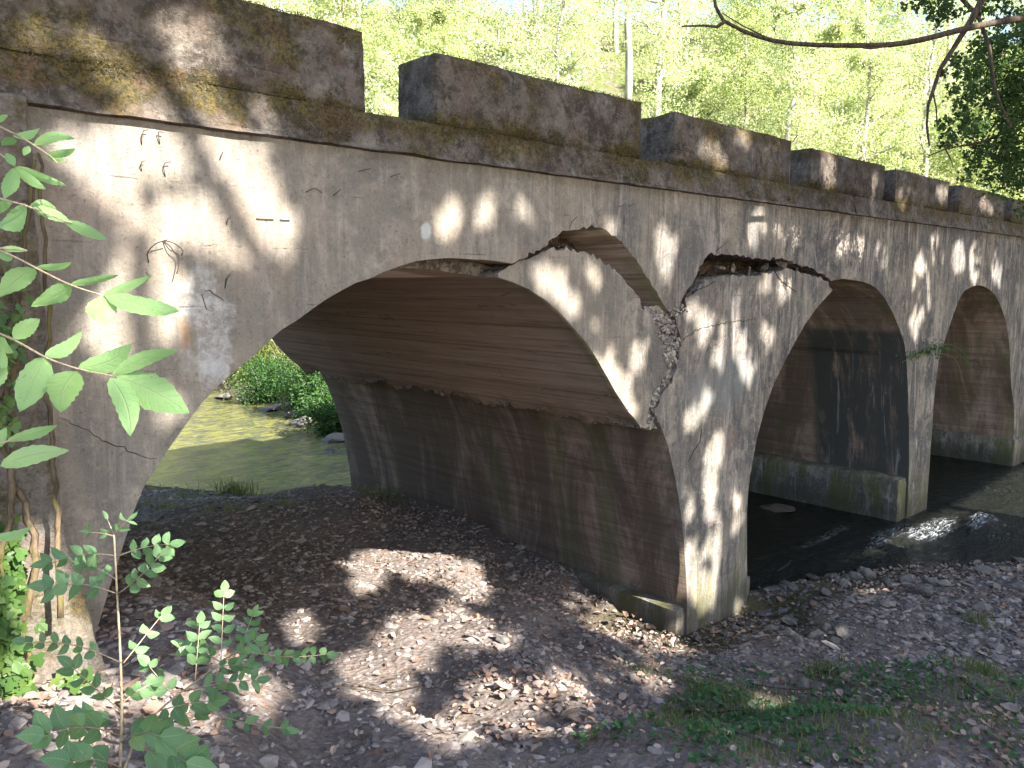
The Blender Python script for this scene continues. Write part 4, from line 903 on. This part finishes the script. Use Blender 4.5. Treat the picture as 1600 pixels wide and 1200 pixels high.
# ground cover and grass on the lower right, tufts on the gravel
r5 = np.random.default_rng(15)
P, p = scatter_ground(60000, 1.5, 9, .6, 4.0, None, r5)
k = fbm(P[:, 0]*2.2, P[:, 1]*2.2, 1, 3); dens = np.where(pt_in(p, grassy), np.clip(.30+k*1.8, 0, 1), 0)
dens = np.maximum(dens, np.where(np.hypot((p[:, 0]-1130)/90, (p[:, 1]-1060)/22) < 1, .25, 0)); dens *= np.where(np.hypot((p[:, 0]-1480)/130, (p[:, 1]-1150)/50) < 1, .15, 1)
P = P[r5.random(len(P)) < dens*.55]; P[:, 2] += r5.random(len(P))*.05
V, Fc = lobed(P, rdir(len(P), r5)*.7+np.array([0, 0, 1]), .03*r5.uniform(.5, 1.5, len(P)), r5); o = mk('ground_cover', V, Fc, M_cover); tag(o, 'low green leafy weeds spreading over the lower right bank', 'weeds', kind='stuff')
def blades(P, h, r, w=.0035, lean=.5):
    n = len(P); d = r.normal(size=(n, 3)); d[:, 2] = 0; d /= np.linalg.norm(d, axis=1)[:, None]; s = np.cross(d, [0, 0, 1.]); h = h[:, None]; ln = np.abs(r.normal(size=(n, 1)))*lean
    up = np.array([0, 0, 1.]); a = P; b = P+up*h*.55+d*h*ln*.35; c = P+up*h*(1-.3*np.minimum(ln, 1.5))+d*h*ln
    V = np.stack([a-s*w, a+s*w, b+s*w*.8, b-s*w*.8, c], 1).reshape(-1, 3); i = np.arange(n)[:, None]*5
    return V, np.concatenate([i+np.array([f]) for f in [(0,1,2),(0,2,3),(3,2,4)]])
P, p = scatter_ground(70000, 1.5, 9, .6, 4.0, None, r5); k = fbm(P[:, 0]*1.7+5, P[:, 1]*1.7, 1, 3)
dens = np.where(pt_in(p, grassy), np.clip(.05+k*1.7, 0, 1), 0); P = P[r5.random(len(P)) < dens*.5]
P2, p2 = scatter_ground(26000, 2, 6.6, 8.5, 13.6, None, r5); kk = fbm(P2[:, 0]*1.2+5, P2[:, 1]*1.2, 1, 3); P2 = P2[(r5.random(len(P2)) < np.clip(-.12+kk*1.4, 0, .6)) & (p2[:, 1] < 800)]
P = np.concatenate([P, P2]); hgt = np.where(P[:, 1] > 8, .11, .075)*r5.uniform(.4, 1.3, len(P))
V, Fc = blades(P, hgt, r5, .0035); o = mk('grass', V, Fc, M_grass); tag(o, 'short grass growing thinly on the river bank', 'grass', kind='stuff')
for (x_, y_, n, h_, lab) in [(1530,972,90,.10,'bright green grass tuft among the stones on the right'),(1285,1050,140,.10,'dark green tuft above the flat dark rock'),(1105,1075,110,.08,'green tuft at the left edge of the weedy patch'),(1008,1050,60,.07,'small tuft alone on the gravel left of the pier foot'),(1540,1052,130,.12,'yellowish grass tuft on the far right bank'),
                             (490,768,120,.32,'bright grass tuft on the crest of the gravel heap'),(455,765,80,.26,'brownish grass tuft behind the gravel crest'),(370,770,160,.3,'wide grassy tuft on the low bank under the arch')]:
    z = .4
    for _ in range(6): p = onZ(x_, y_, z); z = H1(p[0], p[1])
    q = np.array([p[0], p[1], z])+r5.normal(size=(n, 3))*np.array([.09, .09, 0])*(1 if y_ > 800 else 2.2); q[:, 2] = height(q[:, 0], q[:, 1])
    V, Fc = blades(q, h_*r5.uniform(.5, 1.2, n), r5, .004 if y_ > 800 else .007, .8); o = mk('grass_tuft', V, Fc, M_grass, origin=(p[0], p[1], z)); tag(o, lab, 'grass tuft')
# reed tuft by the far bank
p = onZ(513, 675, WZ+.05); q = p+r5.normal(size=(40, 3))*np.array([.12, .12, 0]); V, Fc = blades(q, .5*r5.uniform(.5, 1.1, 40), r5, .012, .3); tag(mk('reed_tuft', V, Fc, M_grass, origin=tuple(p)), 'upright green reeds by the bluish rock at the pier', 'reeds')

# twigs on the bank
def twig(P, z0, rad, label):
    g = Geo(); pts = []
    for x, y, up in P:
        z = z0
        for _ in range(4): q = onZ(x, y, z); z = max(H1(q[0], q[1]), WZ)+up
        pts.append([q[0], q[1], z+rad])
    q = spline(pts, .05); g.tube(q, np.linspace(rad, rad*.4, len(q)), 5); o = g.build('fallen_twig', M_twig, origin=tuple(pts[0])); tag(o, label, 'twig')
twig([(1160,1005,.01),(1200,995,.02),(1250,992,.01),(1275,985,.02)], .2, .008, 'long thin stick lying right of the pier foot')
twig([(1215,893,.02),(1232,882,.1),(1236,876,.14)], .2, .006, 'short forked twig standing in the shallow dark water')
twig([(1370,905,.02),(1395,898,.05),(1412,896,.07)], .2, .007, 'pale bent twig at the water edge mid shore')
twig([(1070,1112,.01),(1110,1116,.02),(1160,1114,.02)], .5, .02, 'thick dark stick half buried at the weedy patch edge')
twig([(560,1075,.02),(610,1080,.03),(660,1072,.01)], .9, .008, 'thin dark twig across the lower gravel heap')
twig([(1175,1070,.02),(1230,1078,.03),(1290,1075,.02),(1330,1068,.01)], .5, .009, 'curved stick in front of the dark flat rock')
twig([(930,925,.02),(945,940,.03),(955,955,.01)], .4, .006, 'pale straw twig against the footing')
twig([(1500,1060,.01),(1540,1090,.02),(1590,1110,.02)], .5, .006, 'fine twig on the bare ground at far right')
r = random.Random(77)
for i in range(46):
    x, y = r.uniform(1.6, 8), r.uniform(1.6, 4.0); a = r.random()*6.28; L = r.uniform(.08, .3)
    if x < 2 and y > 3.9: continue
    pts = [(x+math.cos(a+.3*k)*L*k/3, y+math.sin(a+.3*k)*L*k/3) for k in range(4)]; pts = [(u, v_, H1(u, v_)+.014+.01*r.random()) for u, v_ in pts]
    g = Geo(); g.tube(pts, [.004, .0035, .003, .002], 5); tag(g.build('fallen_twig', M_twig, origin=pts[0]), 'short thin twig scattered on the bank', 'twig', 'small twigs scattered on the bank')

# ------------------------------------------------------------------ foreground plants
def leaflet(a, b, w, droop=.1, serr=.06, n=14, roll=0.0, seed=0):
    """pointed, finely toothed blade from a to b (3-D), full width w"""
    r = random.Random(seed); a = np.array(a, float); b = np.array(b, float); d = b-a; L = np.linalg.norm(d); d /= L
    view = (a+b)/2-np.array([0, 0, EYE]); view /= np.linalg.norm(view); s = np.cross(d, view); s /= np.linalg.norm(s)+1e-9; nn = np.cross(s, d)
    s2 = s*math.cos(roll)+nn*math.sin(roll); n2 = -s*math.sin(roll)+nn*math.cos(roll); V = []; cu = r.uniform(-.1, .1)
    for i in range(n+1):
        t = i/n; prof = (math.sin(math.pi*t**.85)**.75)*(1-.25*t) if 0 < t < 1 else 0; te = 1+serr*(1 if i % 2 else -1)*(.5+r.random()) if 0 < i < n else 1
        c = a+d*L*t+n2*(-droop*L*(t*t-t)*2)+s2*cu*L*math.sin(math.pi*t); hw = w/2*prof/.86
        wav = .06*w*math.sin(t*9+seed)
        V += [c+s2*hw*te+n2*(.16*hw+wav), c+s2*hw*.5+n2*.10*hw, c, c-s2*hw*.5+n2*.10*hw, c-s2*hw*te+n2*(.16*hw-wav)]
    Fc = [(i*5+j, i*5+j+1, (i+1)*5+j+1, (i+1)*5+j) for i in range(n) for j in range(4)]; return V, Fc
def vein_uv(o):
    me = o.data; L5 = me.uv_layers.new(name='blade'); n = len(me.loops); vi = np.zeros(n, np.int32); me.loops.foreach_get('vertex_index', vi)
    uv = np.zeros((n, 2), np.float32); k = o['_rows']*5; j = vi % k; uv[:, 0] = (j//5)/(o['_rows']-1); uv[:, 1] = (j % 5-2)/2; L5.data.foreach_set('uv', uv.ravel()); del o['_rows']
M_rib = M_stem
def sprig(name, label, D, stems, leaves, mat, stemr=.0016, stemmat=None, group=None, seed=1):
    base = atD(*stems[0][0][:2], D); root = empty(name, tuple(base), label=label, cat='plant'); r = random.Random(seed)
    g = Geo()
    for st in stems:
        pts = [atD(x, y, D+(dd if dd else 0)) for (x, y, *q) in st for dd in [(q[0] if q else 0)]]; q = spline(pts, .01) if len(pts) > 2 else pts
        g.tube(q, np.linspace(stemr, stemr*.55, len(q)), 6)
    g.build('stem', stemmat or M_rib, root)
    gl = Geo()
    for i, (x0, y0, x1, y1, w) in enumerate(leaves):
        dz = r.uniform(-.02, .03)*D; a = atD(x0, y0, D); b = atD(x1, y1, D+dz); gl.add(*leaflet(a, b, w/F*D*1.05, r.uniform(.02, .2), .05, 14, r.uniform(-.6, .6), i+seed))
    o = gl.build('leaves', mat, root); o['_rows'] = 15; vein_uv(o); return root
sprig('leafy_sprig', 'topmost green sprig in front of the left end of the wall', .95, [[(-40,180),(30,213),(80,245),(90,255)],[(-40,215),(0,240),(24,261)]],
      [(20,212,62,200,12),(52,225,118,217,15),(52,226,98,214,11),(70,243,118,232,11),(76,245,102,250,12),(20,215,2,228,16),(24,261,104,290,15),(24,262,72,296,14),(22,262,6,312,24),(8,240,24,258,12),(45,228,37,243,10),(-5,190,12,180,10)], M_fg, seed=1)
sprig('leafy_sprig', 'green sprig hanging just below the topmost one at the left', 1.0, [[(-40,300),(42,322),(100,345),(112,348)],[(-30,385),(0,388),(42,391)]],
      [(42,322,-6,352,34),(45,322,88,326,16),(50,322,112,348,18),(100,345,166,374,17),(0,388,44,392,9),(-5,330,20,318,18)], M_fg, seed=22)
sprig('leafy_sprig', 'middle sprig with a rounded drooping leaflet in front of the wall', .95, [[(-30,380),(20,400),(55,418),(110,445),(162,462)]],
      [(55,418,112,410,11),(55,420,-5,466,32),(110,445,186,430,13),(110,446,49,478,28),(162,461,238,430,13),(163,462,281,486,29),(162,463,164,510,40),(20,402,-10,398,14),(162,461,175,452,6)], M_fg, seed=43)
sprig('leafy_sprig', 'lower sprig ending in one large toothed leaflet', .9, [[(-30,510),(20,530),(75,560),(125,577),(175,587)]],
      [(20,528,62,498,24),(-5,528,20,552,20),(70,556,128,518,22),(122,576,206,537,30),(175,586,278,548,22),(182,588,296,646,52),(173,590,204,682,38),(70,558,30,644,44),(120,580,94,644,46),(-10,545,10,575,24)], M_fg, seed=64)
sprig('leafy_sprig', 'lowest pair of long leaves at the left edge', .9, [[(-40,700),(10,690),(30,684)],[(-40,740),(0,728)]],
      [(10,690,90,664,18),(0,728,108,704,28),(-20,700,10,668,20),(-20,610,8,560,24),(-15,840,50,822,14)], M_fg, seed=85)

def pinnate(G, L, p0, p1, D0, D1, n, ll, lw, r, curve=0.0, term=True):
    """compound leaf along p0->p1 in view directions at its own depths; ll leaflet length px"""
    ts = np.linspace(0, 1, 10); pts = []
    for t in ts: pts.append(atD(p0[0]+(p1[0]-p0[0])*t, p0[1]+(p1[1]-p0[1])*t-curve*math.sin(math.pi*t), D0+(D1-D0)*t))
    G.tube(pts, np.linspace(.0022, .001, 10), 5); pts = np.array(pts); dx, dy = p1[0]-p0[0], p1[1]-p0[1]; dl = math.hypot(dx, dy)
    for i in range(n):
        t = .28+.66*i/max(1, n-1); D = D0+(D1-D0)*t; x = p0[0]+dx*t; y = p0[1]+dy*t-curve*math.sin(math.pi*t)
        for sgn in (-1, 1):
            an = math.atan2(dy, dx)+sgn*r.uniform(.7, 1.25); l = ll*r.uniform(.8, 1.15)*(1-.25*abs(t-.6))
            a = atD(x, y, D); b = atD(x+math.cos(an)*l, y+math.sin(an)*l*r.uniform(.55, 1.0), D+r.uniform(-.04, .05)); L.add(*leaflet(a, b, .74*lw/F*D*r.uniform(.85, 1.15), r.uniform(.02, .12), .03, 7, r.uniform(-.7, .7), r.randrange(999)))
    if term:
        an = math.atan2(dy, dx); a = pts[-1]; b = atD(p1[0]+math.cos(an)*ll, p1[1]+math.sin(an)*ll*.8, D1); L.add(*leaflet(a, b, .74*lw/F*D1, .06, .03, 7, 0, 3))
def sapling(label, D, stem, sr, comps, seed):
    base = atD(*stem[0], D); root = empty('ash_sapling', tuple(base), label=label, cat='sapling'); r = random.Random(seed); g = Geo(); L = Geo()
    for s_ in ([stem] if not isinstance(stem[0][0], tuple) else stem):
        q = spline([atD(x, y, D) for x, y in s_], .04); g.tube(q, np.linspace(sr, sr*.5, len(q)), 7)
    for (p0, p1, n, ll, lw, dd, cv) in comps: pinnate(g, L, p0, p1, D, D+dd, n, ll, lw, r, cv)
    g.build('stem', M_stem, root); o = L.build('leaves', M_sap, root); o['_rows'] = 8; vein_uv(o); return root
sapling('tall straight ash sapling with a tan stem at lower left', 2.3, [(186,1290),(188,1190),(190,1100),(187,1000),(183,930),(180,870),(178,832)], .0052,
   [((178,835),(168,812),1,20,8,.05,0),((178,835),(200,812),2,22,8,-.05,0),((178,838),(140,832),2,18,7,0,2),
    ((180,868),(75,882),4,30,17,.25,8),((182,870),(265,850),4,26,17,-.15,4),((184,928),(250,868),5,24,18,-.2,-4),((183,928),(75,918),4,34,24,.2,10),((181,905),(130,880),3,26,17,.15,3),
    ((190,1036),(40,1004),6,24,17,-.3,12),((193,1036),(252,962),3,26,17,.1,0),((187,1110),(112,1042),4,32,20,-.1,0),((190,1100),(235,1070),3,28,20,.05,4),((189,1130),(120,1120),3,28,20,.1,5),((189,1150),(70,1150),4,46,34,-.35,14),((189,1160),(250,1150),3,44,34,-.3,10),((190,1200),(110,1190),3,50,36,-.4,8)], 5)
sapling('spreading leafy ash sapling with a leaning stem left of the gravel', 2.6, [(185,1230),(215,1150),(260,1100),(310,1062),(345,1035),(375,1014)], .0045,
   [((345,1035),(350,925),5,24,17,.2,0),((305,1062),(312,975),4,26,17,.1,0),((375,1014),(395,960),4,22,12,.1,0),((375,1014),(510,1022),7,20,16,.2,-8),((360,1025),(400,1000),4,24,14,-.2,0),((290,1080),(400,1062),5,26,16,-.2,3),
    ((275,1092),(232,1040),3,28,20,.1,0),((320,1110),(445,1138),4,26,14,-.2,-5),((230,1130),(310,1110),3,30,22,.1,0),((210,1170),(290,1190),4,52,36,-.5,8),((345,1035),(290,1010),4,26,16,.2,3),((330,1045),(385,1040),4,26,16,-.1,3),((205,1190),(330,1230),4,50,36,-.5,8),((250,1110),(330,1095),3,30,24,0,2)], 6)

# ivy over the foot of the buttress and climbing stems
r6 = np.random.default_rng(61); ivy = empty('ivy', (.5, 3.7, H1(.5, 3.5)), label='sunlit ivy and creeper stems over the foot of the left buttress', cat='ivy')
g = Geo()
for P_, R_ in [([(0,880),(20,720),(10,560),(35,430),(45,320),(55,250)], .016),([(95,960),(88,760),(72,600),(78,480),(66,330),(62,240)], .014),([(-10,640),(30,560),(25,470),(0,400)], .018),([(20,1000),(55,880),(5,700),(-20,620)], .02),([(50,1100),(30,980),(0,880)], .012)]:
    q = spline([onY(x, y, FRONT-.235-(.22 if y > 850 else .08 if y > 700 else 0)) for x, y in P_], .06); q = [p_+r6.normal(size=3)*.006 for p_ in q]; g.tube(q, np.linspace(R_, R_*.5, len(q)), 6)
g.build('stem', M_vine, ivy)
P = []
for (x, y, sx, sy, n) in [(0,990,14,50,300),(5,1080,18,50,360),(10,1160,26,30,360),(80,1180,40,14,160),(-6,920,12,50,160),(8,860,10,26,60),(110,1060,14,20,40),(5,540,10,30,40),(20,480,8,30,12),(120,1120,24,24,120),(0,640,8,26,30)]:
    q = np.array([onY(a_, b_, FRONT-.24-(.30 if b_ > 900 else .05)) for a_, b_ in zip(r6.normal(x, sx, n), r6.normal(y, sy, n))]); q[:, 1] -= r6.random(n)*.14; P.append(q)
P = np.concatenate(P); N = rdir(len(P), r6)*.7+np.array([.2, -1, .5]); V, Fc = lobed(P, N, .05*r6.uniform(.5, 1.3, len(P)), r6); mk('leaves', V, Fc, M_ivy, ivy)

# plant rooted in the second pier joint
hp = empty('hanging_weed', tuple(onY(1432, 556)), label='small green weed with long trailing strands rooted in the second pier', cat='plant'); g = Geo()
for P_ in [[(1425,558),(1450,548),(1480,538),(1505,550),(1518,575)],[(1430,556),(1480,545),(1510,565),(1520,600),(1528,622)],[(1430,556),(1470,552),(1495,565),(1505,600)],[(1430,556),(1450,540),(1470,536)],[(1430,556),(1420,560),(1410,566)]]:
    q = spline([onY(x, y, FRONT-.05-.3*abs(x-1430)/90) for x, y in P_], .06); g.tube(q, np.linspace(.006, .003, len(q)), 4)
g.build('stem', M_grass, hp); P = []
for (x, y, sx, sy, n) in [(1450,547,13,5,120),(1475,543,12,4,70),(1430,556,9,4,50),(1505,556,10,8,60),(1465,535,6,4,20)]:
    P.append(np.array([onY(a_, b_, FRONT-.05-.3*abs(a_-1430)/90) for a_, b_ in zip(r6.normal(x, sx, n), r6.normal(y, sy, n))]))
P = np.concatenate(P); V, Fc = quads(P, rdir(len(P), r6, .4), .055*r6.uniform(.5, 1.2, len(P)), .35, .1, r6); mk('leaves', V, Fc, M_bank, hp)
# moss cushions growing along the parapet: fine tufts
P = []
for a_, b_, t_ in mer[1:8]:
    n = int((b_-a_)*900*(1 if a_ < 8 else .5)); x = r6.uniform(a_+.01, b_-.01, n); k_ = fbm(x*2.2, x*0+1, 0, 3); sel = r6.random(n) < np.clip(.45+k_*1.5, .05, 1); x = x[sel]
    P.append(np.stack([x, FRONT-.012+np.abs(r6.normal(0, .05, len(x))), np.full(len(x), EYE+t_-.006)+r6.normal(0, .004, len(x))], 1))
n = 9000; x = r6.uniform(-1.5, 12, n); k_ = fbm(x*1.7, x*0+9, 0, 3); x = x[r6.random(n) < np.clip(.3+k_*1.6, .0, 1)]
P.append(np.stack([x, FRONT-.012-np.abs(r6.normal(0, .012, len(x))), np.full(len(x), BZ1)+r6.normal(0, .02, len(x))], 1))
for k_, (xa, xb, za, zb, n) in enumerate([(-1.2, 9, BZ1-.05, BZ1+.10, 26000), (-1.2, 9, BZ0+.03, BZ1, 22000), (-1.0, 2.7, BZ1+.05, EYE+1.5, 16000)]):
    x = r6.uniform(xa, xb, n); z = r6.uniform(za, zb, n); ok = (fbm(x*2.1, z*3.5, 4+k_, 4) > .12) & (fbm(x*14, z*14, 2, 2) > -.15)
    if za > BZ1-.1:
        on = np.zeros(n, bool)
        for a_, b_, t_ in mer: on |= (x > a_+.02) & (x < b_-.02)
        ok &= on | (z < BZ1)
    x, z = x[ok], z[ok]; yy = np.where(z > BZ1, FRONT-.014, FRONT-.045+.05*np.clip((z-BZ0)/(BZ1-BZ0), 0, 1)); P.append(np.stack([x, yy, z], 1))
P = np.concatenate(P); V, Fc = quads(P, rdir(len(P), r6, .8), .012*r6.uniform(.5, 1.3, len(P)), .6, .1, r6)
M_moss = leafmat('moss_tuft', [(.05, .042, .014), (.10, .08, .024), (.17, .125, .04)], .1, .9, 2.0)
o = mk('moss', V, Fc, M_moss, bridge); o['kind'] = 'stuff'

# ------------------------------------------------------------------ light, world, camera
sc = bpy.context.scene
wd = bpy.data.worlds.new('World'); sc.world = wd; wd.use_nodes = True; nt = wd.node_tree; bg = nt.nodes['Background']
sky = nt.nodes.new('ShaderNodeTexSky'); sky.sky_type = 'NISHITA'; sky.sun_disc = False
el = math.asin(-SUN[2]); az = math.atan2(-SUN[1], -SUN[0])
sky.sun_elevation = el; sky.sun_rotation = math.pi/2-az; sky.air_density = 1.0; sky.dust_density = 1.5
nt.links.new(sky.outputs[0], bg.inputs[0]); bg.inputs[1].default_value = .105
sl = bpy.data.lights.new('sun', 'SUN'); sl.energy = 5.0; sl.angle = math.radians(.53); sl.color = (1, .94, .84)
so = bpy.data.objects.new('sun', sl); C.objects.link(so); so.rotation_euler = Vector(SUN).to_track_quat('-Z', 'Y').to_euler()
cam = bpy.data.cameras.new('camera'); co = bpy.data.objects.new('camera', cam); C.objects.link(co); sc.camera = co
cam.sensor_fit = 'HORIZONTAL'; cam.sensor_width = 36; cam.lens = F/1600*36; cam.clip_start = .05; cam.clip_end = 600
from mathutils import Matrix
co.matrix_world = Matrix(((rgt[0], upv[0], -fwd[0], 0), (rgt[1], upv[1], -fwd[1], 0), (rgt[2], upv[2], -fwd[2], EYE), (0, 0, 0, 1)))
vs = sc.view_settings; vs.view_transform = 'Standard'; vs.look = 'None'; vs.gamma = 1; vs.use_curve_mapping = False; vs.exposure = 2.34
sc.cycles.max_bounces = 7; sc.cycles.diffuse_bounces = 4; sc.cycles.transmission_bounces = 4; sc.cycles.use_denoising = True; sc.cycles.sample_clamp_indirect = 6
